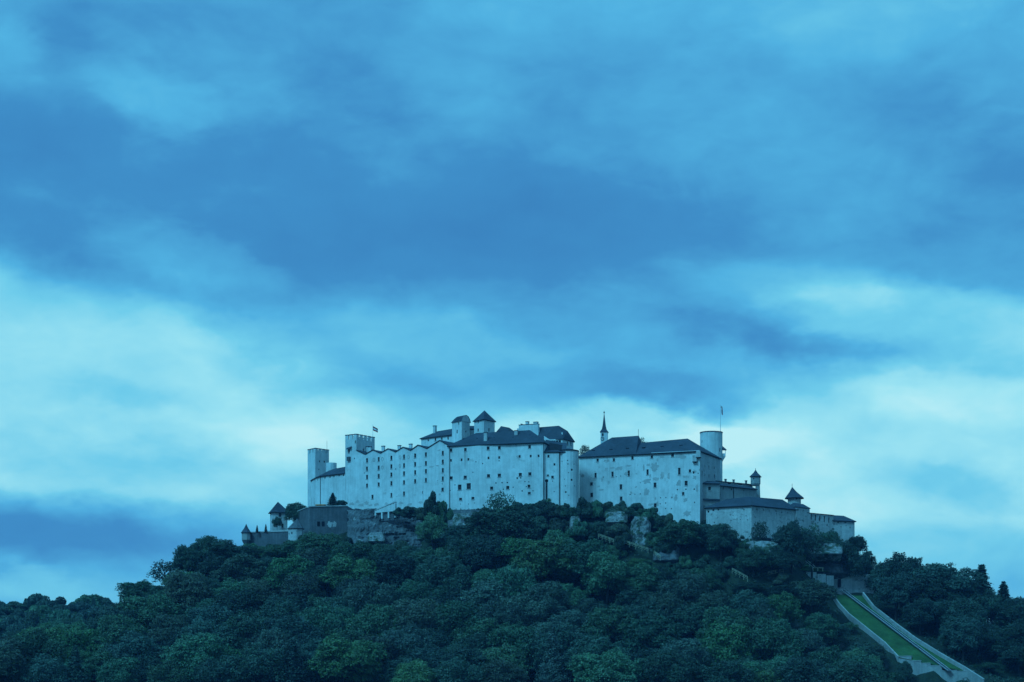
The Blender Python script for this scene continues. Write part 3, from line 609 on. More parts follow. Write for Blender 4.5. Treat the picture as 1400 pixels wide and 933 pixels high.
# ------------------------------------------------------------------ fortress: the long block on the right
HA, HB = G(791.8, 903), G(957, 883)
dH = (HB - HA).normalized(); nH = Vector((-dH.y, dH.x))
def long_block():
    zt = Zr(617.2, 883); z0 = Zr(760, 883); mid = on_plane(HA, HB, 868, 0)[0]; C = G(984.4, 907)
    q = [HA, HB, C, HA + nH * 22]
    root = thing('long_block', base_of(q, z0), 'long white block with peeling plaster and a dark hipped roof beside the round tower', 'building')
    W = [(817, 629.4, 1.1, 1.3), (839.2, 628.7, 1.1, 1.3), (864.6, 626.1, 1.1, 1.4), (891.2, 624.6, 1.1, 1.3), (919.5, 622.6, 1.3, 1.4),
         (814.2, 650, 1.0, 2.3), (837.4, 648.5, 1.0, 2.3), (859.6, 647.2, 1.0, 2.5), (885.3, 645.7, 1.0, 2.5), (928.7, 644.5, 1.1, 3.0), (943.2, 644, 1.1, 1.3),
         (808.6, 661.8, 1.3, 1.5), (848.9, 665.7, 1.2, 2.2), (895.5, 663.3, 1.3, 2.1), (938, 660.8, 1.4, 2.1), (808.8, 676.8, 1.3, 1.9), (849.2, 682, 1.2, 1.9), (895.8, 691.2, 1.2, 1.8), (934, 675, 1.1, 1.3),
         (926, 669.7, .6, .6), (937.7, 669.2, .6, .6), (949.2, 669, .7, .6), (948.2, 646.3, .8, 1.0), (954.4, 647.3, .5, .5), (861.4, 676.2, .5, .5), (868, 676, .4, .4), (875.3, 675.6, .5, .5), (903, 680.8, .5, .5), (910.3, 680.5, .5, .5), (918.6, 680.5, .5, .5), (910, 688, .5, .5), (902.5, 689, .5, .5), (918, 695.6, .5, .5), (910, 695.5, .5, .5), (916.7, 703, .4, .4), (949.5, 687, .5, .5), (875.3, 660, .35, .35), (842.5, 652, .4, .4), (848.5, 651.2, .4, .4), (825, 652.5, .5, .4)]
    W2 = [(957.6 + 6, 637.5, .8, 1.3), (969.3, 638.8, 1.2, 1.6), (976.6, 640, .9, 1.2), (969.3, 651, 1.1, 1.4), (976.9, 651.5, 1.3, 1.6), (963.6, 649, .8, 1.3), (960, 647, 1.0, 1.8)]
    mb = MB()
    for k in range(4):
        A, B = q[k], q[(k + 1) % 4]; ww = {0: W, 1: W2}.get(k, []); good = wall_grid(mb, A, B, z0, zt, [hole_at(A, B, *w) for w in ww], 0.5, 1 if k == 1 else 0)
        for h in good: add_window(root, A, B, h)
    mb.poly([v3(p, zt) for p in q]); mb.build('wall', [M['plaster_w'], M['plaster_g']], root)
    # two roofs: a higher one over the left part, a lower hipped one over the right
    ql = [HA, HA + dH * mid, HA + dH * mid + nH * 20, HA + nH * 20]; zl = Zr(600.2, 912); c0 = HA + nH * 10
    hip(root, ql, zt + 0.02, v3(c0 + dH * 12.5, zl), v3(c0 + dH * (mid - 1.2), zl + 0.2), 0.7)
    qr = [HA + dH * (mid - 0.5), HB, HB + (C - HB), HA + dH * (mid - 0.5) + nH * 21]; zr = Zr(603.3, 900); c1 = HA + nH * 10
    hip(root, qr, zt - 0.03, v3(c1 + dH * (mid - 2), zr - 0.4), v3(HB - dH * 8.5 + nH * 10, zr + 0.5), 0.7)
    gm = (HB + (C - HB) * 0.32); ge = (HB + (C - HB) * 0.96); ins = -Vector(((C - HB).normalized().y, -(C - HB).normalized().x)) * 7
    pyramid(root, [gm, ge, ge + ins, gm + ins], zt + 0.1, (*((gm + ge) / 2 + ins * 0.5), Zr(617.5, 905)), 0.5)
    sl_l = (zl - zt) / 10; sl_r = (zr - zt) / 10
    for px, py in ((811.5, 617.5), (835.6, 616), (858, 614.6)): dormer(root, HA, HB, zt, px, py, 1.5, .9, sl_l)
    for px, py in ((880, 613.5), (905.3, 612), (931.2, 610.5)): dormer(root, HA, HB, zt, px, py, 1.5, .9, sl_r)
    p = c0 + dH * (mid - 1.4); mb = MB(); mb.bar(v3(p, zl), v3(p, zl + 3.2), 0.09, 5); mb.build('finial', M['iron'], root)
    mb = MB(); a, b = HA + dH * (mid + 8) - nH * 0.85, HB - nH * 0.85; mb.bar(v3(a, zt + .2), v3(b, zt + .2), 0.16, 5); mb.build('gutter', M['rail'], root)
    for i, (px, py, w, h) in enumerate(((829, 642, 6, 5), (846, 641, 13, 6), (837, 640, 9, 3), (856, 648, 6, 7), (859, 637, 9, 2.5), (886, 636, 6, 4), (895, 639, 12, 13), (889, 651, 3, 6), (884, 658, 13, 8), (897, 655, 11, 5), (905, 650, 6, 12), (914, 651, 4, 11), (928, 661, 7, 9), (938, 652, 11, 3.5),
                                            (950, 653, 6, 6), (930, 624, 17, 8), (884, 673, 9, 11), (905, 625, 7, 4), (899, 629, 3, 5), (924, 681, 5, 10), (937, 684, 7, 6), (890, 690, 9, 3), (896, 682, 3, 4), (953, 668, 5, 14), (823, 656, 3, 8), (832, 660, 4, 6), (822, 670, 8, 2.5), (940, 702, 12, 8), (870, 648, 3, 2), (880, 640, 3, 9))):
        patch(root, HA, HB, px, py, w, h, 100 + i)
    for px, py, A, B in ((950.5, 628, HA, HB), (955.5, 622, HA, HB)):
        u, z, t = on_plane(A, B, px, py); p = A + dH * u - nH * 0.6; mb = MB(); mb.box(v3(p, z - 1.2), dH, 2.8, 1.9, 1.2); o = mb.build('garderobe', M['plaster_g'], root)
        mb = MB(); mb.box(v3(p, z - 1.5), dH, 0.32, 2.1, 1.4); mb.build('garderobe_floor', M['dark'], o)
long_block()
def keep():
    c = G(972.4, 914); r = 5.2; n = 16; zt = Zr(590.3, 909); z0 = Zr(700, 909)
    root = thing('round_keep', (c.x, c.y, z0), 'stout white drum tower with a flagpole, an oriel and no roof showing', 'tower')
    q = ngon(c, r, n, math.pi / n); wl = [(959.6, 604, .8, 1.0), (985.6, 603.2, 1.0, 1.6), (962, 615.5, .8, 1.8), (984.4, 615.2, .8, 1.7), (963, 621.4, .6, .8), (977, 606.5, .5, .5)]; wd = {}
    for w in wl:
        dx = ((w[0] - CX) / F * (c.y - 4) - c.x) / r; dx = max(-.97, min(.97, dx))
        an = math.atan2(-math.sqrt(max(0, 1 - dx * dx)), dx); k = int(((an - math.pi / n) % (2 * math.pi)) / (2 * math.pi / n)); wd.setdefault(k, []).append(w)
    body(root, q, z0, zt, wd, M['plaster'], depth=0.4)
    mb = MB(); mb.prism(ngon(c, r + .18, n, math.pi / n), zt, zt + .35); mb.build('rim', M['roof'], root)
    mb = MB(); mb.prism(ngon(c, r + .14, n, math.pi / n), Zr(628.5, 909), Zr(627, 909)); mb.build('string_course', M['bare'], root)
    p = G(985, 912); mb = MB(); mb.bar(v3(p, zt), v3(p, Zr(553.6, 912)), 0.13, 6, 0, 0.07); pole = mb.build('flagpole', M['rail'], root)
    zf = Zr(555, 912)
    for k in range(2):
        mb = MB()
        for j in range(5):
            a0, a1 = j * 0.8, (j + 1) * 0.8; x = lambda s: 0.1 + 0.28 * s ** .8; wv = lambda s: 0.2 * math.sin(s * 2.3)
            o_ = k * 0.42
            mb.poly([(p.x + x(a0) * .3 + o_, p.y + wv(a0), zf - a0), (p.x + x(a1) * .3 + o_, p.y + wv(a1), zf - a1), (p.x + x(a1) * .3 + o_ + .42, p.y + wv(a1 + .5), zf - a1 - .5), (p.x + x(a0) * .3 + o_ + .42, p.y + wv(a0 + .5), zf - a0 - .5)])
        mb.build('flag_stripe', M['flag_r' if k else 'flag_w'], pole)
    # oriel on the right flank
    oc = Vector((c.x + r + 0.55, c.y - 0.3)); q = [oc + Vector((-.9, -1.1)), oc + Vector((.75, -1.1)), oc + Vector((.95, .9)), oc + Vector((-.9, .9))]
    zb, ze = Zr(622.5, 912), Zr(614.8, 912); mb = MB(); mb.prism(q, zb - .3, zb + 0.9)
    for p_ in (q[1], q[2]): mb.bar(v3(p_ - Vector((.12, 0)), zb + .9), v3(p_ - Vector((.12, 0)), ze), .12, 4)
    lowp = Vector((c.x + r - 0.6, c.y - .2, Zr(633.5, 912)))
    for k in range(4): mb.poly([lowp, v3(q[(k + 1) % 4], zb - .3), v3(q[k], zb - .3)])
    o = mb.build('oriel', M['plaster'], root); mb = MB()
    e = [v3(p_, ze) for p_ in offset_poly(q, .45)]; a = Vector((c.x + r - .5, c.y, Zr(608, 912)))
    for k in range(4): mb.poly([e[k], e[(k + 1) % 4], a])
    mb.poly(e[::-1]); mb.build('oriel_roof', M['roof'], o)
keep()

# ------------------------------------------------------------------ fortress: galleries, bastion and wall going down on the right
def galleries():
    z0 = Zr(720, 885); a, b = G(961, 886.5), G(984, 888.5); q = quad(a, b, 9); zt = Zr(661, 887)
    root = thing('stone_gallery', base_of(q, z0), 'grey stone annex with one window and a narrow dark lean-to roof below the long block', 'building')
    body(root, q, z0, zt, {0: [(970.2, 668, 1.3, 1.5)]}, M['stone_m'])
    d = (b - a).normalized(); nb = Vector((-d.y, d.x))
    shed(root, v3(a - nb * .8, zt), v3(b - nb * .8, zt), v3(a + nb * 4, zt + 1.6), v3(b + nb * 4, zt + 1.6))
    mb = MB(); f = a - nb * .5; mb.box(v3((a + b) / 2 - nb * .35, Zr(684, 886)), d, .7, 7.7, .7); mb.build('ledge', M['roof'], root)
    a, b = G(984.4, 890.5), G(1034.5, 905); q = quad(a, b, 8); zt = Zr(664.6, 892)
    root = thing('stone_gallery', base_of(q, z0), 'long grey stone gallery under a thin dark roof, next to the pointed turret', 'building')
    body(root, q, z0, zt, {0: [(989, 667.8, .8, .9), (1000, 669, .8, .9), (1017, 671, .6, .6)]}, M['stone_m'])
    d = (b - a).normalized(); nb = Vector((-d.y, d.x))
    shed(root, v3(a - nb * .7, zt), v3(b - nb * .7, zt), v3(a + nb * 3.4, zt + 1.5), v3(b + nb * 3.4, zt + 1.5))
    pipe_gap_bar(root, a + d * ((b - a).length * .36) - nb * .12, z0, zt, .15)
    a, b = G(984.6, 899), G(1029, 911); q = quad(a, b, 5); zt = Zr(658.6, 900)
    root = thing('parapet_wall', base_of(q, z0), 'upper grey parapet wall with small chimneys running to the pointed turret', 'wall')
    body(root, q, z0, zt, {0: [(997, 661.4, 2.0, .6), (1012, 662.6, 2.2, .6)]}, M['stone_m'])
    d = (b - a).normalized(); nb = Vector((-d.y, d.x))
    shed(root, v3(a - nb * .3, zt + .1), v3(b - nb * .3, zt + .1), v3(a + nb * 4, zt + .8), v3(b + nb * 4, zt + .8))
    for px in (994, 1005, 1022): p = G(px, 902 + (px - 984) * .2) + nb * 1; chimney(root, p, zt, zt + 1.5, d, .7, .7, 'stone_m')
    # pointed turret on its slim pier
    c = G(1033, 909); r = 2.35; z1, z2 = Zr(661.5, 908), Zr(651.6, 908)
    root = thing('pointed_turret', (c.x, c.y, z0), 'small overhanging turret with a flared pointed roof on a slim stone pier', 'turret')
    qp = [c + Vector(v) for v in ((0.1, -1.3), (1.85, -1.0), (1.85, 1.4), (0.1, 1.2))]; mb = MB(); n4 = len(qp)
    lo = [p + (p - c) * 0.35 for p in qp]
    for k in range(4): j = (k + 1) % 4; mb.poly([v3(lo[k], z0), v3(lo[j], z0), v3(qp[j], z1), v3(qp[k], z1)])
    mb.build('pier', M['stone_m'], root)
    q = ngon(c, r, 6, math.radians(10)); wd = {}
    body(root, q, z1, z2, {3: [(1030.4, 654.6, .8, .7)], 4: [(1036.6, 654.4, 1.0, .7)]}, M['stone_m'], name='chamber', depth=.3)
    mb = MB(); qi = ngon(c, r * .75, 6, math.radians(10))
    for k in range(6): j = (k + 1) % 6; mb.poly([v3(qi[k], z1 - .9), v3(qi[j], z1 - .9), v3(q[j], z1), v3(q[k], z1)])
    mb.build('corbel', M['stone_m'], root)
    pyramid(root, q, z2, (c.x, c.y, Zr(641.8, 908)), .45, flare=.22)
    mb = MB(); mb.bar((c.x, c.y, Zr(642.2, 908)), (c.x, c.y, Zr(640, 908)), .1, 5); mb.build('finial', M['iron'], root)
galleries()
LA, LB, LC = G(965.5, 882), G(1027.5, 872), G(1088.5, 889.5)
def bastion():
    z0 = Zr(775, 870); ze = Zr(691.2, 872); d1 = (LB - LA).normalized(); n1 = Vector((-d1.y, d1.x)); d2 = (LC - LB).normalized(); n2 = Vector((-d2.y, d2.x))
    bk = LB + (n1 + n2) / (1 + n1.dot(n2)) * 9; q = [LA, LB, LC, LC + n2 * 9, bk, LA + n1 * 9]
    root = thing('stone_bastion', base_of(q, z0), 'angular pale stone bastion with a long dark roof over gun slots', 'bastion')
    W1 = [(975.2, 697.5, .8, .9), (982, 697, .6, .8), (989.5, 694.2, 1.3, 1.6), (1001.5, 693.8, 1.2, 1.8), (1010.5, 692.8, 1.5, 1.4), (1020, 692.4, 1.5, 1.4), (968.5, 699.8, .8, .9), (1017, 697, .5, .6), (976.5, 714.6, .5, .5), (1012, 710.6, .4, .4), (1007.5, 710, .4, .4), (1020, 705.5, .4, .4), (996, 719, .4, .4), (1002, 705, .4, .4), (1022, 711, .4, .4)]
    W2 = [(1031, 692.8, 1.4, 1.1), (1038.5, 693.4, 1.2, 1.1), (1046.5, 694.2, 1.2, 1.0), (1055, 694.9, 1.2, .9), (1064.5, 696, 1.3, 1.0), (1071.7, 697, 1.6, 1.1), (1080, 697.8, 1.3, 1.0), (1035, 696.7, .6, .8), (1044, 697.5, .6, .7), (1052, 698.6, .6, .7), (1061, 699, .7, .8), (1069, 700.5, .7, .8), (1077, 701.3, .6, .7), (1066, 704, .4, .4)]
    body(root, q, z0, ze - .02, {0: W1, 1: W2}, M['stone'])
    mb = MB(); zr = ze + 4.6; up = Vector((0, 0, 1))
    off = offset_poly(q, .8); e = [v3(p, ze) for p in off]
    r0 = v3(LA + n1 * 5.2 + d1 * 7.5, zr - .6); r1 = v3(LB + (n1 + n2) / (1 + n1.dot(n2)) * 5.2, zr); r2 = v3(LC + n2 * 5.2 - d2 * 3.5, zr + .2)
    mb.poly([e[0], e[1], r1, r0]); mb.poly([e[1], e[2], r2, r1]); mb.poly([e[2], e[3], r2]); mb.poly([e[3], e[4], r1, r2]); mb.poly([e[4], e[5], r0, r1]); mb.poly([e[5], e[0], r0])
    dn = Vector((0, 0, -.35))
    for k in range(6): mb.poly([e[k] + dn, e[(k + 1) % 6] + dn, e[(k + 1) % 6], e[k]], 1)
    mb.poly([p + dn for p in reversed(e)], 1); mb.build('roof', [M['roof'], M['eave']], root)
    for i, (px, py, w, h) in enumerate(((1000, 701, 6, 6), (996, 709, 5, 5), (985, 703, 5, 3), (1010, 700, 5, 3))): patch(root, LA, LB, px, py, w, h, 200 + i)
    # drum turret behind the roof end
    c = G(1086, 899); r = 3.1; z2 = Zr(680.4, 896)
    root = thing('hexagonal_turret', (c.x, c.y, z0), 'round pale turret with a wide flared pointed roof behind the bastion roof', 'turret')
    body(root, ngon(c, r, 10, .2), z0, z2, {6: [(1080, 682.4, .7, .7)], 7: [(1089, 682, .9, .7)]}, M['stone'], depth=.3)
    pyramid(root, ngon(c, r, 10, .2), z2, (c.x - 1.0, c.y, Zr(665.5, 898)), 1.3, flare=.16)
    mb = MB(); mb.bar((c.x - 1, c.y, Zr(666.5, 898)), (c.x - 1, c.y, Zr(661.3, 898)), .09, 5); mb.build('finial', M['iron'], root)
    a, b = G(1088.8, 888.5), G(1107, 895); q = quad(a, b, 5.5); ze = Zr(694, 891)
    root = thing('gabled_guardhouse', base_of(q, z0), 'tiny pale guardhouse with a dark gabled roof beside the drum turret', 'building')
    body(root, q, z0, ze, {0: [(1094, 690.5, .5, .5)]}, M['stone'])
    d = (b - a).normalized(); nb = Vector((-d.y, d.x)); hip(root, q, ze, v3(a + nb * 2.4 + d * 1.0, ze + 2.2), v3(b + nb * 2.4 - d * 1.6, ze + 2.0), .35, th=.2)
    # wall with slots going down to the end bastion
    a, b = G(1088.8, 889.8), G(1139.5, 905); d = (b - a).normalized(); nb = Vector((-d.y, d.x)); q = quad(a, b, 2.2)
    zt = Zr(700.2, 892); root = thing('battlement_wall', base_of(q, z0), 'pale battlement wall pierced by a row of tall dark slots', 'wall')
    W = [(1091, 703.2, .8, 2.5), (1097.2, 704.6, .8, 2.6), (1109.4, 707.3, .8, 2.6), (1114.9, 708.2, .9, 2.7), (1121, 709.2, .9, 2.7), (1127.3, 710.2, .9, 2.7), (1133.5, 711.2, .9, 2.5), (1103, 705.3, 1.0, 1.0), (1101, 711, .6, .9), (1106.5, 712, .6, .9), (1112.5, 713.5, .6, .8), (1118.3, 715, .6, .8), (1131, 718.4, .8, .8), (1131, 729, .6, .9), (1094.5, 709.6, .6, .8)]
    body(root, q, z0, zt, {0: W}, M['stone'])
    shed(root, v3(a - nb * .3, zt), v3(b - nb * .3, zt), v3(a + nb * 2.6, zt + .3), v3(b + nb * 2.6, zt + .3), 'coping', .25)
    a, b = G(1139, 905), G(1168.4, 909); q = quad(a, b, 10); ze = Zr(713, 906)
    root = thing('end_bastion', base_of(q, z0), 'last low pale bastion with a dark overhanging hipped roof at the tip of the walls', 'bastion')
    body(root, q, z0, ze, {0: [(1150, 720.5, .5, .6), (1157, 719, .4, .5), (1162.4, 721.6, .5, .6), (1146, 714.4, 1.2, .5), (1156, 714.6, 1.2, .5)]}, M['stone'])
    d = (b - a).normalized(); nb = Vector((-d.y, d.x)); hip(root, q, ze + .3, v3(a + nb * 4.6 + d * .3, ze + 3.3), v3(b + nb * 4.6 - d * 3.0, ze + 3.2), .6)
    u, z, t = on_plane(a, b, 1153, 728)
    for px, w in ((1145, 10), (1159, 9)): patch(root, a, b, px, 727, w, 6, 220 + px)
bastion()

# ------------------------------------------------------------------ fortress: upper buildings behind
def upper():
    z0 = Zr(640, 940)
    a, b = G(575.8, 957), G(620, 944); q = quad(a, b, 12); zt = Zr(599.8, 957); d = (b - a).normalized(); nb = Vector((-d.y, d.x))
    root = thing('upper_wing', base_of(q, z0), 'white upper wing with a dark roof and one chimney above the zigzag gables', 'building')
    body(root, q, z0, zt, {0: [(585.5, 602.2, .9, .9), (595.3, 601, 1.0, 1.3), (604, 599.8, 1.0, 1.1), (612.5, 598.5, .9, 2.0)]}, M['plaster'])
    zr = Zr(588.4, 955); hip(root, q, zt, v3(a + nb * 6 + d * 5.5, zr), v3(b + nb * 6, zr + .5), .6)
    p = a + nb * 4.5 + d * 4.9; chimney(root, p, zr - 3.0, Zr(583, p.y), d, 1.4, 1.2, 'plaster')
    for px, w in ((601, 6), (608, 4)): patch(root, a, b, px, 604, w, 2, int(px))
    # tower with the rounded gable
    c, l, r = G(631.2, 935), G(618, 941), G(642.3, 941.5); q = [l, c, r, l + (r - c)]; zt = Zr(575.6, 935)
    root = thing('gabled_tower', base_of(q, z0), 'white tower with a rounded dark gable roof, rising behind the zigzag gables', 'tower')
    body(root, q, z0, zt, {0: [(627.2, 579, .8, 1.3), (625, 590.4, .9, 1.7)], 1: [(637, 590.2, .9, .9), (634.4, 587, .5, .5)]}, M['plaster'])
    e = offset_poly(q, .45); zr = Zr(567.6, 938); mb = MB()
    # barrel-like gable: section across c-r, ridge parallel to l-c
    ax = (q[1] - q[0]); prof = [(0, 0), (.10, .5), (.26, .86), (.5, 1.0), (.74, .86), (.90, .5), (1, 0)]
    F0 = [v3(e[1] + (e[2] - e[1]) * s, zt + (zr - zt) * h) for s, h in prof]; B0 = [v3(e[0] + (e[3] - e[0]) * s, zt + (zr - zt) * h * (1 if 0 < s < 1 else 1)) for s, h in prof]
    B0 = [Vector((p.x, p.y, p.z)) + (Vector((ax.x, ax.y, 0)) * (0.42 * (h ** .8))) for p, (s, h) in zip(B0, prof)]
    for k in range(len(prof) - 1): mb.poly([B0[k], F0[k], F0[k + 1], B0[k + 1]])
    mb.poly(B0[::-1]); mb.build('roof', M['roof'], root)
    mb = MB(); mb.poly([p - Vector((ax.x, ax.y, 0)) * .04 for p in F0]); mb.build('gable_wall', M['plaster'], root)
    # square tower with the pyramid roof
    c, l, r = G(661.4, 928), G(648.2, 934), G(676.4, 935); q = [l, c, r, l + (r - c)]; zt = Zr(573.6, 928)
    root = thing('pyramid_roofed_tower', base_of(q, z0), 'square white tower with a dark pyramid roof, highest above the central block', 'tower')
    body(root, q, z0, zt, {0: [(653.7, 577.4, .8, 1.4), (653.6, 588.4, .9, 1.5)], 1: [(668.7, 577.2, .8, 1.4), (668.7, 588, .9, 1.7)]}, M['plaster'])
    m = (q[0] + q[2]) / 2; pyramid(root, q, zt, (m.x, m.y, Zr(561.3, m.y)), .6)
    # linking roofs behind
    a, b = G(640, 944), G(650, 944); q = quad(a, b, 8); zt = Zr(587, 944)
    root = thing('roofed_link', base_of(q, z0), 'low dark-roofed link between the two upper towers', 'building')
    body(root, q, z0, zt, {}, M['plaster']); d = (b - a).normalized(); nb = Vector((-d.y, d.x)); hip(root, q, zt, v3(a + nb * 4, zt + 2.2), v3(b + nb * 4, zt + 2.2), .3)
    a, b = G(676, 938), G(699, 934); q = quad(a, b, 10); zt = Zr(594, 936); d = (b - a).normalized(); nb = Vector((-d.y, d.x))
    root = thing('roofed_link', base_of(q, z0), 'low dark hipped roof right beside the pyramid-roofed tower', 'building')
    body(root, q, z0, zt, {}, M['plaster']); hip(root, q, zt, v3(a + nb * 5 + d * 1, Zr(583.2, 943)), v3(b + nb * 5 - d * 3.5, Zr(585, 940)), .3)
    # stepped gable with chimneys
    a, b = G(706.8, 921), G(736, 917); q = quad(a, b, 1.6); d = (b - a).normalized(); nb = Vector((-d.y, d.x))
    root = thing('stepped_gable', base_of(q, z0), 'white stepped gable wall with stubby chimneys, above the central block', 'wall')
    body(root, q, z0, Zr(585.6, 920), {}, M['plaster'])
    for x0, x1, y in ((709.2, 736, 581.4), (718.4, 722, 577.4), (729, 734.6, 578.6), (712, 713, 580.2)):
        A, B = on_plane(a, b, x0, 0)[0], on_plane(a, b, x1, 0)[0]; mb = MB(); pa, pb = a + d * A - nb * .02, a + d * B - nb * .02
        base = Zr(585.8, 920) if x1 - x0 > 10 else Zr(581.5, 920)
        mb.prism([pa, pb, pb + nb * 1.5, pa + nb * 1.5], base, Zr(y, 920)); o = mb.build('gable_step' if x1 - x0 > 10 else 'chimney', M['plaster'], root)
        mb = MB(); mb.prism([pa - d * .1 - nb * .1, pb + d * .1 - nb * .1, pb + d * .1 + nb * 1.6, pa - d * .1 + nb * 1.6], Zr(y, 920), Zr(y, 920) + .25); mb.build('coping', M['roof'], o)
    # big rear roof with white end wall and dark arcade
    a, b, c = G(744, 912), G(769, 909), G(784, 918); q = [a, b, c, c + (a - b)]; zt = Zr(600.6, 910); d = (b - a).normalized(); nb = Vector((-d.y, d.x))
    root = thing('rear_hall', base_of(q, z0), 'rear hall with a big curved dark roof over a dark arcade and white end wall', 'building')
    body(root, q, z0, zt, {0: [(754.5, 605, 1.2, 1.7), (758, 605, 1.0, 1.7), (761.4, 604.8, 1.2, 1.7), (765.2, 604.6, 1.2, 1.7)], 1: [(776, 606, 1.2, 1.6), (780.5, 606.5, 1.1, 1.6)]}, M['plaster'])
    mb = MB(); e = [v3(p, zt) for p in offset_poly(q, .5)]; zr = Zr(583, 918); mm = (q[0] + q[3]) / 2
    r0 = v3(G(733, 922), zr); r1 = v3(G(764, 915), zr - .2); s1 = v3(G(776, 915.5), Zr(589.5, 915.5))
    e0 = v3(G(737, 914), zt + .2); e3 = v3(G(742, 930), zt)
    mb.poly([e0, e[1], r1, r0]); mb.poly([e[1], e[2], s1, r1]); mb.poly([e[2], e3, r0, r1, s1]); mb.poly([e3, e0, r0])
    dn = Vector((0, 0, -.35)); ring = [e0, e[1], e[2], e3]
    for k in range(4): mb.poly([ring[k] + dn, ring[(k + 1) % 4] + dn, ring[(k + 1) % 4], ring[k]], 1)
    mb.build('roof', [M['roof'], M['eave']], root)
    p = G(768.6, 911); chimney(root, p, zt, Zr(591.5, 911), d, .5, .5, 'plaster', False)
    mb = MB(); p = G(748.5, 905); mb.prism([p + Vector(v) for v in ((-1.6, -.7), (1.6, -1.2), (1.6, .6), (-1.6, .6))], Zr(611, 905), [Zr(596.5, 905), Zr(603, 905), Zr(603, 905), Zr(596.5, 905)]); mb.build('parapet', M['plaster'], root)
    # church spire
    c = G(826, 935); z0 = Zr(640, 935); zt = Zr(591, 933); q = [c + Vector(v) for v in ((-1.75, -1.5), (1.45, -1.9), (1.85, 1.3), (-1.4, 1.7))]
    root = thing('church_spire', (c.x, c.y, z0), 'slender white belfry with a clock and a thin needle spire behind the long roof', 'spire')
    body(root, q, z0, zt, {0: [(824, 594.6, .9, 1.3)]}, M['plaster'])
    mb = MB(); R = [(1.0, 0), (1.12, .02), (.62, .16), (.40, .36), (.26, .60), (.12, .86), (.03, 1.0)]; H = Zr(565, 935) - zt; ring = []
    for rr, h in R: ring.append([Vector((c.x + (p.x - c.x) * rr * 1.1, c.y + (p.y - c.y) * rr * 1.1, zt + H * h)) for p in q])
    for A, B in zip(ring, ring[1:]):
        for k in range(4): j = (k + 1) % 4; mb.poly([A[k], A[j], B[j], B[k]])
    sp = mb.build('needle', M['roof'], root); mb = MB(); mb.bar((c.x, c.y, zt + H * .98), (c.x, c.y, zt + H + 1.0), .12, 5)
    mb.prism(ngon(c, .32, 6), zt + H, zt + H + .5); mb.build('orb', M['iron'], sp)
    A, B = q[0], q[1]; u, z, t = on_plane(A, B, 823.6, 600.2); dd = (B - A).normalized(); nn = Vector((dd.y, -dd.x))
    mb = MB(); p = A + dd * u + nn * .05; k = 14
    for i in range(k):
        a0, a1 = 2 * math.pi * i / k, 2 * math.pi * (i + 1) / k
        mb.bar(v3(p + dd * math.cos(a0) * .72, z + math.sin(a0) * .85), v3(p + dd * math.cos(a1) * .72, z + math.sin(a1) * .85), .13, 4)
    mb.bar(v3(p, z), v3(p, z + .55), .07, 4); mb.bar(v3(p, z), v3(p + dd * .4, z - .1), .07, 4); mb.build('clock_face', M['iron'], root)
upper()

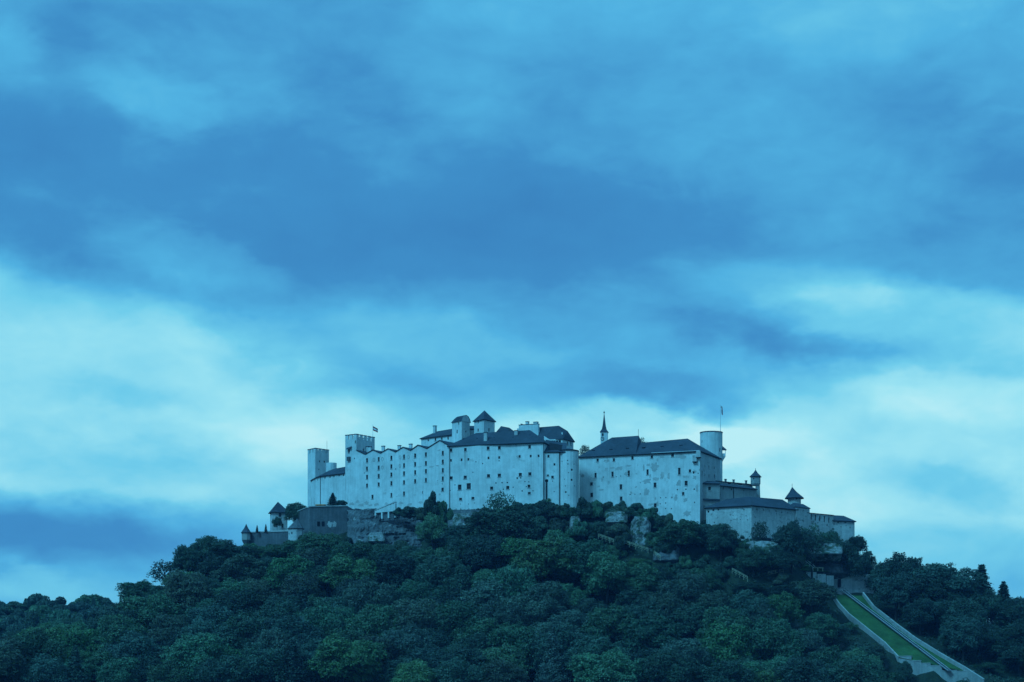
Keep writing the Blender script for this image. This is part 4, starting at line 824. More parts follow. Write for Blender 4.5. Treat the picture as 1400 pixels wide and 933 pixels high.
# ------------------------------------------------------------------ outworks on the left and the rock under the walls
def outworks():
    z0 = Zr(800, 918)
    pts = [G(406.5, 925), G(424, 913), G(475, 917)]; tops = [Zr(700, 925), Zr(693, 913), Zr(692.2, 917)]
    q = [pts[0], pts[1], pts[2], pts[2] + Vector((2, 16)), pts[0] + Vector((6, 14))]
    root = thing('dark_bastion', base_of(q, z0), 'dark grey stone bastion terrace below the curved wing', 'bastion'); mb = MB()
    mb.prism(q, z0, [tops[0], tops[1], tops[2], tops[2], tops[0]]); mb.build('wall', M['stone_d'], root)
    mb = MB()
    for k in range(2):
        a, b = pts[k], pts[k + 1]; d = (b - a).normalized(); n = Vector((d.y, -d.x)) * .35
        mb.poly([v3(a + n, tops[k]), v3(b + n, tops[k + 1]), v3(b + n, tops[k + 1] + .3), v3(a + n, tops[k] + .3)]); mb.poly([v3(a + n, tops[k] + .3), v3(b + n, tops[k + 1] + .3), v3(b - n, tops[k + 1] + .3), v3(a - n, tops[k] + .3)])
    mb.build('coping', M['bare'], root)
    for px in (435.5, 441.8):
        u, z, t = on_plane(pts[1], pts[2], px, 716.5); d = (pts[2] - pts[1]).normalized(); p = pts[1] + d * u; mb = MB(); mb.box(v3(p, z - 1.1), d, 2.2, 1.3, .2); mb.build('opening', M['dark'], root)
    for px, w in ((451, 9), (457, 6)): patch(root, pts[1], pts[2], px, 717, w, 9, int(px), 'pale_stone_patch', 'bare')
    # gate house
    c, l, r = G(372, 931), G(369.3, 936), G(393, 932.5); q = [l, c, r, l + (r - c)]; zt = Zr(700.4, 931)
    root = thing('gatehouse', base_of(q, z0), 'small pale house with a steep dark pyramid roof on the outer wall', 'house')
    body(root, q, z0, zt, {1: [(382.8, 704.3, 1.3, 1.8), (386.3, 719, 1.0, 2.0)], 0: [(370.4, 704.5, .9, 1.8)]}, M['plaster_g'])
    m = (q[0] + q[2]) / 2; pyramid(root, q, zt, (m.x - .4, m.y, Zr(686.2, m.y)), .8); p = G(392.4, 934); chimney(root, p, zt - 1, Zr(693.5, 934), Vector((1, 0)), .8, .8, 'stone_d')
    # outer wall
    a, b = G(340, 928), G(396, 922); q = quad(a, b, 9); root = thing('outer_wall', base_of(q, z0), 'dark grey outer wall with a pale coping running to the corner turret', 'wall')
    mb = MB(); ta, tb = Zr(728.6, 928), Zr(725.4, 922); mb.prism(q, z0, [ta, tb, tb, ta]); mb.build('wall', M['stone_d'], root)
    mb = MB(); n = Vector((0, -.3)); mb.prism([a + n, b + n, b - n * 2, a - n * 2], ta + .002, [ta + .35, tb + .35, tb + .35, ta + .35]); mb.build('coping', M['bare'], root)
    # corner turret
    c = G(336.6, 926); r = 2.1; z1, z2 = Zr(738.5, 925), Zr(728.4, 925); q = ngon(c, r, 8, .3)
    root = thing('corner_turret', (c.x, c.y, z0), 'tiny corner turret with a flared pointed roof at the end of the outer wall', 'turret')
    body(root, q, z1, z2, {}, M['stone_m'], name='chamber'); mb = MB(); qi = ngon(c, r * .55, 8, .3)
    for k in range(8): j = (k + 1) % 8; mb.poly([v3(qi[k], z1 - 2), v3(qi[j], z1 - 2), v3(q[j], z1), v3(q[k], z1)])
    mb.prism(qi, z0, z1 - 1.95); mb.build('corbel', M['stone_d'], root); pyramid(root, q, z2, (c.x, c.y, Zr(716.3, 926)), .35, flare=.2)
    # low hut with tent roof
    c = G(404.5, 913); q = ngon(c, 3.5, 8, .2); zt = Zr(722.6, 911)
    root = thing('octagonal_hut', (c.x, c.y, z0), 'low pale octagonal hut with a grey tent roof below the dark bastion', 'hut')
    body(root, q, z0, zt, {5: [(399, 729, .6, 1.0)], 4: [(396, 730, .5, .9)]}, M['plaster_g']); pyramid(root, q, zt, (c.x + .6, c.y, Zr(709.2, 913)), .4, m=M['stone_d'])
    # white wing wall with arches
    a, b = G(512.3, 909), G(540.5, 900.5); d = (b - a).normalized(); nb = Vector((-d.y, d.x)); z1 = Zr(706, 905)
    root = thing('sloping_parapet', (*(a + (b - a) / 2), z1), 'white sloping parapet with a stepped tile coping at the foot of the zigzag wing', 'wall'); mb = MB()
    q = quad(a, b, .8); mb.prism(q, Zr(700.3, 905), [Zr(697.5, 909), Zr(688.2, 900.5), Zr(688.2, 900.5), Zr(697.5, 909)]); mb.build('wall', M['plaster'], root)
    mb = MB(); n = 9
    for k in range(n):
        p = a + (b - a) * ((k + .5) / n) + nb * .4; z = Zr(697.5 - 9.3 * (k + .8) / n, 905); mb = MB(); mb.box(v3(p, z - .1), d, .35, 1.2, 1.3); mb.build('coping_tile', M['bare'], root)
    for k in range(4):
        p = a + (b - a) * (k / 3 * .96 + .02) + nb * .4; mb = MB(); mb.box(v3(p, z1 - 1), d, Zr(700.3, 905) - z1 + 1, .9, .7); mb.build('pillar', M['plaster'], root)
    mb = MB(); p = (a + b) / 2 + nb * 1.2; mb.box(v3(p, z1 - 2), d, 3.9, 9.4, .5); mb.build('back_wall', M['stone_d'], root)
    # orange canopy on the terrace
    a, b = G(431, 922), G(444, 921); root = thing('orange_awning', (*((a + b) / 2), Zr(694, 921)), 'flat orange awning on thin posts on the bastion terrace', 'awning')
    q = quad(a, b, 2.4); mb = MB(); mb.prism(q, Zr(691, 921), Zr(689.6, 921)); mb.build('canopy', M['orange'], root)
    for p in q: mb = MB(); mb.bar(v3(p * .999, Zr(697, 921)), v3(p * .999, Zr(690.9, 921)), .08, 5); mb.build('post', M['iron'], root)
outworks()

def rock(name, pxs, py0, py1, D0, D1, seed, label, m='limestone', amp=1.6, nx=26, nz_=18, kind=None):
    """a weathered rock face: a bulging closed block whose front is broken by ledges and cracks"""
    r = random.Random(seed); off = Vector((seed * 3.1, seed * 1.7, 0)); mb = MB(); x0, x1 = pxs; g = []
    for j in range(nz_ + 1):
        s = j / nz_; row = []
        for i in range(nx + 1):
            t = i / nx; px = x0 + (x1 - x0) * t; edge = min(t, 1 - t) * 2
            D = D1 + (D0 - D1) * s; py = py1 + (py0 + noise.fractal(Vector((px * .06, seed, 0)), 1, 2, 4) * (3.0 if kind else 1.0) - py1) * (s * (0.75 + 0.25 * min(1, edge * 3)) if kind is None else s)
            p = P(px, py, D); q = Vector((p.x * .16, p.z * .22, 0)) + off
            b = noise.fractal(q, 1.0, 2.0, 5) * amp + noise.fractal(Vector((p.x * .5, p.z * .16, 3)) + off, 1, 2, 3) * amp * .6
            led = (abs(noise.noise(Vector((p.x * .05, p.z * .55, 9)) + off))) * amp * .9
            k = min(1, edge * 4); p.y += -(b + led) * k + (1 - k) * amp * 1.5; p.x += noise.noise(q * 2.3) * amp * .4; row.append(p)
        g.append(row)
    idx = {}
    for j, row in enumerate(g):
        for i, p in enumerate(row): idx[i, j] = len(mb.v); mb.v.append(tuple(p))
    for j in range(nz_):
        for i in range(nx): mb.f.append((idx[i, j], idx[i + 1, j], idx[i + 1, j + 1], idx[i, j + 1])); mb.m.append(0)
    dp = Vector((0, 7, -1)); bi = {}
    for i in range(nx + 1):
        for j in (0, nz_): bi[i, j] = len(mb.v); mb.v.append(tuple(g[j][i] + (dp if j else Vector((0, 5, -3)))))
    for i in range(nx):
        mb.f.append((idx[i, nz_], idx[i + 1, nz_], bi[i + 1, nz_], bi[i, nz_])); mb.m.append(0)
        mb.f.append((idx[i + 1, 0], idx[i, 0], bi[i, 0], bi[i + 1, 0])); mb.m.append(0)
    o = mb.build(name, M[m]); tag(o, label, None if kind else 'rock', None, kind)
    return o
rock('cliff', (474, 612), 696, 800, 913, 876, 5, 'craggy cliff under the fortress walls', 'rock', 2.4, 110, 50, 'structure')
rock('cliff', (612, 800), 697, 755, 888, 868, 9, 'rocky ledge under the tall middle block', 'rock', 1.0, 60, 16, 'structure')
rock('rock_outcrop', (863, 890), 706, 746, 868, 864, 2, 'tall pale limestone face standing out of the bushes below the long block', amp=1.3)
rock('rock_outcrop', (893, 929), 744, 766, 860, 856, 3, 'low grey ledgy rock beside the wooden steps', 'rock', 1.0)
rock('rock_outcrop', (828, 858), 700, 714, 874, 870, 4, 'small pale rock nose among the bushes under the peeling wall', amp=.8)
rock('rock_outcrop', (779, 794), 706, 724, 868, 864, 6, 'narrow pale rock showing below the round tower', amp=.8)
rock('rock_outcrop', (1104, 1152), 743, 757, 874, 870, 7, 'broad pale limestone band under the battlement wall', amp=.9)
rock('rock_outcrop', (1018, 1064), 740, 752, 861, 858, 8, 'pale rock shelf at the foot of the angular bastion', amp=.7)
rock('rock_outcrop', (1040, 1056), 748, 770, 858, 853, 12, 'broken pale rock gap below the bastion shelf', amp=.8)
rock('rock_outcrop', (616, 650), 702, 722, 886, 880, 13, 'pale rubbly rock directly under the tall middle block', amp=.8)
rock('rock_outcrop', (503, 526), 728, 740, 893, 890, 14, 'bright pale boulder at the bottom of the dark cliff', amp=.7)
rock('rock_outcrop', (655, 690), 730, 746, 860, 856, 15, 'streak of pale rock between trees under the central block', amp=.6)
rock('rock_outcrop', (1108, 1160), 752, 784, 886, 880, 16, 'grey rock face behind the grassy terrace', 'rock', 1.0)

# ------------------------------------------------------------------ rail ramp, retaining walls, steps and railings
def ramp_works():
    mb = MB(); n = 40                                     # grass bed between the two walls, one sheet
    def along(line, s):
        L_ = [0]
        for a, b in zip(line, line[1:]): L_.append(L_[-1] + (b - a).length)
        x = s * L_[-1]
        for k in range(len(line) - 1):
            if x <= L_[k + 1] + 1e-6: return line[k].lerp(line[k + 1], (x - L_[k]) / (L_[k + 1] - L_[k]))
        return line[-1]
    RRc = RR[:6] ; rows = []
    for j in range(n + 1):
        a = along(RL, j / n); b = along(RRc, j / n); rows.append([a.lerp(b, i / 10) + Vector((0, 0, noise.noise(Vector((j * .4, i * .7, 1))) * .12)) for i in range(11)])
    for j in range(n):
        for i in range(10): mb.poly([rows[j][i], rows[j + 1][i], rows[j + 1][i + 1], rows[j][i + 1]])
    o = mb.build('grass_slope', M['grass'], None, True); tag(o, 'mown grass bank carrying the rails down the hill', None, None, 'structure')
    def slope_wall(name, line, h, w, label, m='stone_m', cop=True):
        root = thing(name, tuple(line[len(line) // 2]), label, 'wall')
        for k in range(len(line) - 1):
            a, b = line[k], line[k + 1]; d = Vector((b.x - a.x, b.y - a.y)).normalized(); nn = Vector((d.y, -d.x)) * w / 2; mb = MB()
            q = [Vector((a.x, a.y)) + nn, Vector((b.x, b.y)) + nn, Vector((b.x, b.y)) - nn, Vector((a.x, a.y)) - nn]
            mb.prism(q, min(a.z, b.z) - 7, [a.z + h, b.z + h, b.z + h, a.z + h]); mb.build('wall_section', M[m], root)
            if cop:
                q2 = offset_poly(q, .04); mb2 = MB(); e0 = [v3(p, z) for p, z in zip(q2, (a.z + h + .02, b.z + h + .02, b.z + h + .02, a.z + h + .02))]; e1 = [p + Vector((0, 0, .22)) for p in e0]
                mb2.poly(e1); 
                for i in range(4): mb2.poly([e0[i], e0[(i + 1) % 4], e1[(i + 1) % 4], e1[i]])
                mb2.build('coping', M['stone'], root)
        return root
    slope_wall('ramp_wall', [p + Vector((0, 0, 0)) for p in RL], .4, .4, 'thin pale wall along the wooded edge of the grass ramp')
    slope_wall('ramp_wall', [p for p in RR], 1.5, .6, 'thick stone wall along the far edge of the grass ramp, under dark trees')
    A = RL[-1]; B = P(1330, 921, 812); root = thing('stepped_wall', tuple(A.lerp(B, .5)), 'stepped stone cross wall closing the foot of the grass ramp', 'wall')
    tops = [899, 905, 908.5, 912, 918.5, 919.5]; xs = [1226, 1246, 1259, 1272, 1288, 1308, 1331]
    for k in range(6):
        D = 827 - (xs[k] - 1226) * .14; D2 = 827 - (xs[k + 1] - 1226) * .14; a, b = G(xs[k], D), G(xs[k + 1], D2); mb = MB(); z = Zr(tops[k], D) + .4
        mb.prism(quad(a, b, 1.2), z - 9, z); mb.build('wall_section', M['stone_m'], root)
        mb = MB(); d = (b - a).normalized(); mb.box(v3((a + b) / 2 + Vector((-d.y, d.x)) * .6, z), d, .2, (b - a).length, 1.5); mb.build('coping', M['bare'], root)
    # rails on sleepers
    root = thing('inclined_railway', tuple(P(1230, 868, 845)), 'pale rails with sleepers running straight down the grass ramp', 'railway')
    a0, a1 = P(1150, 808, 882), P(1296, 918.5, ramp_D(918.5)); side = Vector((1, .25, 0)).normalized(); up = Vector((0, 0, .55))
    for s in (0, 1.5):
        mb = MB(); mb.bar(a0 + side * s + up, a1 + side * s + up, .075, 4); mb.build('rail', M['rail'], root)
    m = 60
    for k in range(m):
        p = a0.lerp(a1, (k + .5) / m) + up - Vector((0, 0, .16)); mb = MB(); mb.bar(p - side * .2, p + side * 1.9, .12, 4); mb.build('sleeper', M['stone_d'], root)
    mb = MB(); mb.poly([a0 - side * .3 + up * .45, a1 - side * .3 + up * .45, a1 + side * 2.0 + up * .45, a0 + side * 2.0 + up * .45]); mb.build('ballast', M['stone_d'], root)
    # retaining wall above the ramp
    a, b, c = G(1140, 884), G(1153, 883), G(1197, 886); root = thing('retaining_wall', (*b, Zr(815, 884)), 'tall grey retaining wall above the head of the grass ramp', 'wall')
    mb = MB(); z0 = Zr(840, 884); mb.prism([a, b, b + Vector((0, 6)), a + Vector((0, 6))], z0, Zr(782, 884)); mb.build('wall_section', M['stone'], root)
    mb = MB(); mb.prism([b + Vector((.02, .5)), c, c + Vector((0, 6)), b + Vector((.02, 6))], z0, [Zr(784, 884), Zr(786, 886), Zr(786, 886), Zr(784, 884)]); mb.build('wall_section', M['stone'], root)
    for x0, x1, y in ((1141, 1153, 781.6), (1156, 1172, 781.6)):
        mb = MB(); p = (G(x0, 883.5) + G(x1, 883.5)) / 2; mb.box(v3(p, Zr(785, 883.5)), Vector((1, 0)), .0 + (785 - y) * .327, (x1 - x0) * .327, .8); mb.build('coping', M['wood'], root)
    mb = MB(); mb.box(v3(G(1147.5, 882.6), Zr(803, 882.6)), Vector((1, .1)), 3.6, 1.3, .5); mb.build('doorway', M['dark'], root)
    a, b = G(1086, 868), G(1140, 879); root = thing('terrace_wall', (*((a + b) / 2), Zr(795, 873)), 'broken low stone wall edging the grassy terrace', 'wall')
    d = (b - a).normalized()
    for k, (f0, f1, y0, y1) in enumerate(((0, .22, 783.5, 790), (.30, .56, 782, 789), (.57, .80, 785, 791), (.82, 1, 787, 795))):
        pa, pb = a + (b - a) * f0, a + (b - a) * f1; mb = MB(); mb.prism(quad(pa, pb, 1.5), Zr(800, 873), Zr(y0, (pa.y + pb.y) / 2)); mb.build('wall_section', M['stone'], root)
    # flat grassy terrace
    mb = MB(); pts = [(1075, 779.5, 864), (1100, 781.5, 869), (1140, 784, 881), (1140, 778.5, 889), (1110, 774, 885), (1078, 774, 872)]
    mb.poly([P(*p) + Vector((0, 0, .4)) for p in pts]); o = mb.build('grass_terrace', M['grass']); tag(o, 'small grassy terrace above the ramp', None, None, 'structure')
ramp_works()
def railing(p0, p1, label, h=1.15, n=5, planks=True):
    a, b = P(*p0), P(*p1); root = thing('wooden_railing', tuple(a.lerp(b, .5)), label, 'railing')
    for k in range(n):
        p = a.lerp(b, k / (n - 1)); mb = MB(); mb.bar(p - Vector((0, 0, 1.2)), p + Vector((0, 0, h)), .09, 5); mb.build('post', M['wood'], root)
    for f in (.55, 1.0):
        mb = MB(); mb.bar(a + Vector((0, 0, h * f)), b + Vector((0, 0, h * f)), .10, 5); mb.build('rail', M['wood'], root)
    if planks:
        d = (b - a); m = max(5, int(d.length / .9))
        for k in range(m):
            p = a + d * ((k + .5) / m) + Vector((0, .2, -.1)); mb = MB(); mb.box(p, Vector((d.x, d.y)), .14, .5, 1.3); mb.build('step', M['wood'], root)
for p0, p1, lb in (((818, 733.5, 862), (839, 741, 860), 'upper flight of wooden steps with a rail, below the round tower'), ((852, 742, 858), (886, 753, 856), 'long flight of wooden steps under the pale limestone face'),
                   ((894, 757, 853), (903, 763, 852), 'short wooden railing at the foot of the grey ledgy rock'), ((1001, 780.5, 848), (1022, 792, 846), 'wooden flight going down beside the dark bushes under the angular bastion'),
                   ((1050, 785.5, 854), (1071, 781, 858), 'wooden railing at the edge of the grassy terrace')):
    railing(p0, p1, lb)
def props():
    b = P(1083, 778, 866); root = thing('timber_tripod', tuple(b), 'pale timber A-frame standing on the grassy terrace under the tree', 'frame')
    top = P(1081.5, 764, 867)
    for q in (P(1079.5, 779, 865), P(1086.5, 779, 866), P(1082, 778, 869)): mb = MB(); mb.bar(q, top + Vector((0, 0, .2)), .13, 5); mb.build('leg', M['wood'], root)
    a, c = P(1101, 767, 873), P(1112, 776, 871); root = thing('stair_rail', tuple(c), 'pale metal handrail slanting down the rock face to the terrace', 'railing')
    for o_ in (0, .8): mb = MB(); mb.bar(a + Vector((o_, 0, o_ * .4)), c + Vector((o_, 0, o_ * .4)), .12, 5); mb.build('rail', M['rail'], root)
    for f in (.1, .5, .9): mb = MB(); p = a.lerp(c, f); mb.bar(p - Vector((0, 0, 1.2)), p, .08, 5); mb.build('post', M['rail'], root)
    a, c = G(1110, 872), G(1126, 873); root = thing('plank_bench', (*((a + c) / 2), Zr(778, 872)), 'long pale plank bench at the foot of the rock face', 'bench'); d = (c - a).normalized()
    mb = MB(); mb.box(v3((a + c) / 2, Zr(776.8, 872)), d, .25, (c - a).length, .7); mb.build('seat', M['wood'], root)
    for f in (.08, .5, .92): mb = MB(); p = a + (c - a) * f; mb.box(v3(p, Zr(781, 872)), d, Zr(776.8, 872) - Zr(781, 872), .3, .6); mb.build('leg', M['wood'], root)
    a = G(1040, 869); root = thing('garden_shed', (a.x, a.y, Zr(738, 869)), 'low dark shed roof under the small tree by the bastion corner', 'shed')
    mb = MB(); mb.prism(quad(G(1031, 868), G(1054, 870), 3), Zr(742, 868), Zr(735, 868)); mb.build('wall', M['stone_d'], root)
    f0, f1 = v3(G(1030, 867.4), Zr(735.5, 868)), v3(G(1058, 869.4), Zr(737.5, 868)); shed(root, f0, f1, f0 + Vector((0, 4, 1.0)), f1 + Vector((0, 4, 1.0)))
props()

# ------------------------------------------------------------------ trees
def leaves_mesh(name, C, Nrm, size, r, m, flat=0.55):
    """a cloud of folded leaf sprays: two triangles pairs each"""
    n = len(C); t = r.normal(size=(n, 3)); t -= (t * Nrm).sum(1, keepdims=True) * Nrm * flat; t /= np.linalg.norm(t, axis=1, keepdims=True)
    b = np.cross(Nrm, t); b /= np.maximum(np.linalg.norm(b, axis=1, keepdims=True), 1e-6)
    s = size[:, None]; w = 0.36
    fold = Nrm * s * 0.12
    v = np.stack([C - t * s * .5, C + b * s * w - fold, C + t * s * .5, C - b * s * w - fold], 1).reshape(-1, 3)
    i = np.arange(n)[:, None] * 4; f = np.concatenate([i + np.array([[0, 1, 2]]), i + np.array([[0, 2, 3]])], 1).reshape(-1, 3)
    me = bpy.data.meshes.new(name); me.vertices.add(len(v)); me.vertices.foreach_set('co', v.ravel()); me.loops.add(len(f) * 3); me.loops.foreach_set('vertex_index', f.ravel())
    me.polygons.add(len(f)); me.polygons.foreach_set('loop_start', np.arange(len(f)) * 3); me.polygons.foreach_set('loop_total', np.full(len(f), 3)); me.materials.append(m); me.update(calc_edges=True)
    return me
def broadleaf(seed, boughs=13, per=1350, sparse=1.0, leaf=0.40, squat=1.0, low=0.18):
    """crown of domed boughs round a limb skeleton, 15 m tall and about 13 m wide before scaling"""
    r = np.random.default_rng(seed); H, R = 15.0, 6.3; zc = H * .57; lob = []; ecc = r.uniform(.85, 1.15, 2); tilt = r.normal(size=2) * .5
    for k in range(boughs):
        f = (k + .5) / boughs; a = k * 2.39996 + r.uniform(-.5, .5); zz = 1 - 1.75 * f + r.normal() * .08      # from the top down
        rad = math.sqrt(max(0.02, 1 - min(1, zz * zz))) * r.uniform(.55, .80)
        p = np.array([math.cos(a) * R * ecc[0] * rad + tilt[0] * zz, math.sin(a) * R * ecc[1] * rad + tilt[1] * zz, max(H * low + 1.0, zc + zz * H * .27 * squat)])
        lob.append((p, r.uniform(1.9, 3.0)))
    lob.append((np.array([0, 0, zc]), 3.6)); C, Nn, S = [], [], []
    for p, lr in lob:
        n = int(per * (lr / 2.4) ** 2 * sparse); d = r.normal(size=(n, 3)); d /= np.linalg.norm(d, axis=1, keepdims=True); d[:, 2] = np.where(d[:, 2] < -.45, -d[:, 2], d[:, 2])
        ph = r.uniform(0, 6.28, 6); q0 = p + d * lr
        b = .20 * np.sin(q0[:, 0] * 1.7 + ph[0]) * np.sin(q0[:, 1] * 1.7 + ph[1]) * np.sin(q0[:, 2] * 1.9 + ph[2]) * 1.6 + .13 * np.sin(q0[:, 0] * 4.1 + ph[3]) * np.sin(q0[:, 1] * 4.3 + ph[4]) + .10 * np.sin(q0[:, 2] * 4.6 + ph[5])
        rr = lr * (1 + b) * (1 - .38 * r.random(n) ** 2.0); q = p + d * rr[:, None] * np.array([1.08, 1.08, 1.0]) + r.normal(size=(n, 3)) * .10
        nn = d + r.normal(size=(n, 3)) * .6 + np.array([0, 0, .12]); nn /= np.linalg.norm(nn, axis=1, keepdims=True)
        C.append(q); Nn.append(nn); S.append(leaf * r.uniform(.55, 1.5, n))
    C, Nn, S = map(np.concatenate, (C, Nn, S)); mb = MB()
    lean = r.normal(size=2) * .4; top = Vector((lean[0], lean[1], H * .62)); mid = Vector((lean[0] * .4, lean[1] * .4, H * .3))
    mb.bar((0, 0, -2.5), mid, .42, 7, 0, .30); mb.bar(mid, top, .30, 6, 0, .12)
    for p, lr in lob[:-1]:
        f = r.uniform(.1, .9); s_ = mid.lerp(top, f); mb.bar(s_, Vector(p), .15, 4, 0, .04)
    return C, Nn, S, mb
def conifer(seed, H=18.0, R=3.6, per=6500, leaf=.55):
    r = np.random.default_rng(seed); C, Nn, S = [], [], []; tiers = 27
    for k in range(tiers):
        h = H * (.10 + .88 * k / (tiers - 1)); rad = R * (1 - (h / H) ** 1.15) * r.uniform(.85, 1.15) + .2; nb = int(7 + 5 * rad / R)
        for j in range(nb):
            a = 2 * math.pi * (j + r.random()) / nb; n = int(per / tiers / nb * (.4 + 1.4 * rad / R)) + 3; t = r.random(n) ** .7; L_ = rad * r.uniform(.8, 1.15)
            x = np.cos(a) * t * L_; y = np.sin(a) * t * L_; z = h - t * L_ * .28 + .12 * L_ * t ** 3
            p = np.stack([x, y, z], 1) + r.normal(size=(n, 3)) * np.array([.28, .28, .26]) * (.5 + rad / R); C.append(p)
            nn = np.stack([np.cos(a) * .4 + 0 * x, np.sin(a) * .4 + 0 * x, 1 + 0 * x], 1) + r.normal(size=(n, 3)) * .4; Nn.append(nn / np.linalg.norm(nn, axis=1, keepdims=True)); S.append(leaf * r.uniform(.6, 1.3, n))
    mb = MB(); mb.bar((0, 0, -2), (0, 0, H * .97), .30, 6, 0, .03)
    return np.concatenate(C), np.concatenate(Nn), np.concatenate(S), mb
PROTO = {}
def proto(key, data, leafkey, r):
    C, Nn, S, mb = data
    # drop the base to z = 0; record real size
    top = C[:, 2].max(); w = np.percentile(np.abs(C[:, 0]), 98) * 2
    me = leaves_mesh('crown', C, Nn, S, r, LEAF[leafkey]); tm = bpy.data.meshes.new('trunk'); tm.from_pydata(mb.v, [], mb.f); tm.materials.append(M['bark']); tm.update()
    PROTO[key] = (me, tm, top, w)
for s in range(5): 
    d_ = broadleaf(40 + s, boughs=(13, 11, 15, 12, 14)[s], squat=(1, .9, 1.15, 1.05, 1.2)[s])
    for lk in ('dark', 'mid', 'olive', 'grey', 'light'):
        if (s, lk) in ((0, 'dark'), (1, 'dark'), (2, 'dark'), (3, 'dark'), (4, 'dark'), (0, 'mid'), (1, 'mid'), (2, 'mid'), (3, 'mid'), (4, 'olive'), (2, 'olive'), (1, 'grey'), (3, 'grey'), (0, 'light'), (4, 'light')):
            proto((lk, s), d_, lk, np.random.default_rng(s))
for s in range(2): proto(('sparse', s), broadleaf(70 + s, boughs=13, per=1350, sparse=.075, leaf=.6), 'dark', np.random.default_rng(s))
for s in range(3): proto(('fir', s), conifer(90 + s, R=3.4 + .5 * s), 'fir', np.random.default_rng(s))
proto(('silver', 0), conifer(97, R=4.6, per=15000, leaf=.36), 'silver', np.random.default_rng(5))
def bush(seed):
    '''a dome of foliage that reaches the ground, 10 m wide and 8 m tall before scaling'''
    r = np.random.default_rng(seed); C, Nn, S = [], [], []; mb = MB()
    for k in range(30):
        d = r.normal(size=3); d /= np.linalg.norm(d); d[2] = abs(d[2]); p = d * np.array([4.0, 4.0, 5.8]) * r.uniform(.35, .95); lr = r.uniform(.9, 2.0); n = int(520 * lr * lr / 2)
        e = r.normal(size=(n, 3)); e /= np.linalg.norm(e, axis=1, keepdims=True); q = p + e * (lr * (1 - .4 * r.random(n) ** 2))[:, None]; q[:, 2] = np.abs(q[:, 2])
        nn = e + r.normal(size=(n, 3)) * .55; C.append(q); Nn.append(nn / np.linalg.norm(nn, axis=1, keepdims=True)); S.append(.52 * r.uniform(.5, 1.5, n))
        mb.bar((0, 0, -1.5), Vector(p), .12, 4, 0, .04)
    return np.concatenate(C), np.concatenate(Nn), np.concatenate(S), mb
for s in range(4): proto(('shrub', s), bush(120 + s), ('dark', 'mid', 'dark', 'olive')[s], np.random.default_rng(s))
for s in range(4): proto(('dome', s), bush(140 + s), ('dark', 'mid', 'dark', 'dark')[s], np.random.default_rng(s))
SL = {'dome': 'dark green', 'dark': 'dark green', 'mid': 'mid green', 'olive': 'dull olive', 'grey': 'greyish green', 'light': 'bright yellow-green', 'sparse': 'thin-leaved', 'fir': 'dark', 'silver': 'pale silvery', 'shrub': 'dark green'}
N_TREES = [0]
def put(key, x, y, h, w, label, group=None, cat='tree', name=None, z=None, rz=None):
    me, tm, top, w0 = PROTO[key]; zb = gz(x, y) if z is None else z
    name = name or ('fir_tree' if key[0] in ('fir', 'silver') else 'shrub' if key[0] == 'shrub' else 'broadleaf_tree')
    o = bpy.data.objects.new(name, None); col.objects.link(o); o.empty_display_size = .5
    o.location = (x, y, zb - .2); o.rotation_euler = (0, 0, random.uniform(0, 6.28) if rz is None else rz); o.scale = (w / w0, w / w0, h / top); tag(o, label, cat, group)
    for nm, m_ in (('stem' if key[0] == 'shrub' else 'trunk', tm), ('foliage' if key[0] == 'shrub' else 'crown', me)):
        c = bpy.data.objects.new(nm, m_); col.objects.link(c); c.parent = o
    N_TREES[0] += 1
    return o
def put_px(key, px, py_top, D, w_px, label, group=None, cat='tree', name=None, py_base=None):
    x = (px - CX) * D / F; zt = Zr(py_top, D); zb = gz(x, D) if py_base is None else Zr(py_base, D)
    h = max(2.0, zt - zb + .2); return put(key, x, D, h, w_px * D / F, label, group, cat, name, z=zb)
PLACED = []
def hero(key, px, py, D, w, label, group=None, **k):
    put_px(key, px, py, D, w, label, group, **k); PLACED.append(((px - CX) * D / F, D, w * D / F * .36))
hero(('dark', 1), 290, 731, 893, 62, 'broad dark tree on the skyline beside the corner turret')
hero(('sparse', 0), 228, 765, 884, 48, 'airy tree with sky between its leaves, on the falling skyline')
hero(('dark', 2), 258, 745, 888, 46, 'rounded dark tree just downhill of the broad skyline tree')
hero(('mid', 0), 190, 792, 878, 52, 'rounded tree at the low end of the hill skyline')
hero(('light', 0), 472, 866, 760, 92, 'large bright yellow-green tree low in the wood, under the dark bastion')
hero(('silver', 0), 755, 858, 764, 46, 'pale silvery fir standing out low in the wood')
hero(('light', 4), 568, 900, 752, 56, 'yellow-green treetop beside the foot of the central wood')
hero(('light', 4), 990, 846, 795, 70, 'broad yellowish tree below the wooden flight')
hero(('mid', 3), 1060, 843, 800, 75, 'broad green tree beside the yellowish one below the terrace')
hero(('grey', 1), 1045, 823, 815, 42, 'greyish tree tucked behind the broad green tree below the terrace')
hero(('grey', 3), 485, 790, 842, 52, 'greyish purple-tinged tree in the upper wood under the cliff')
hero(('mid', 2), 570, 790, 846, 52, 'upright mid green tree under the cliff foot')
hero(('mid', 1), 592, 700, 880, 46, 'green tree leaning on the cliff at the corner of the tall middle block')
hero(('dark', 3), 560, 745, 872, 56, 'dark tree at the foot of the cliff')
hero(('dark', 0), 690, 694, 868, 95, 'wide dark tree spreading below the central block')
hero(('sparse', 1), 684, 669, 876, 44, 'thin shrub tree with open twigs against the central block wall')
hero(('mid', 2), 438, 728, 893, 66, 'fresh green tree in front of the dark bastion')
hero(('dark', 2), 640, 728, 862, 50, 'dark rounded tree under the rubbly rock')
hero(('mid', 3), 930, 712, 862, 66, 'fresh green bushy tree below the corner of the peeling block')
hero(('dark', 3), 985, 716, 862, 44, 'dark tree at the left foot of the angular bastion')
hero(('dark', 1), 1082, 710, 862, 52, 'tall round tree with a bare trunk in front of the battlement wall')
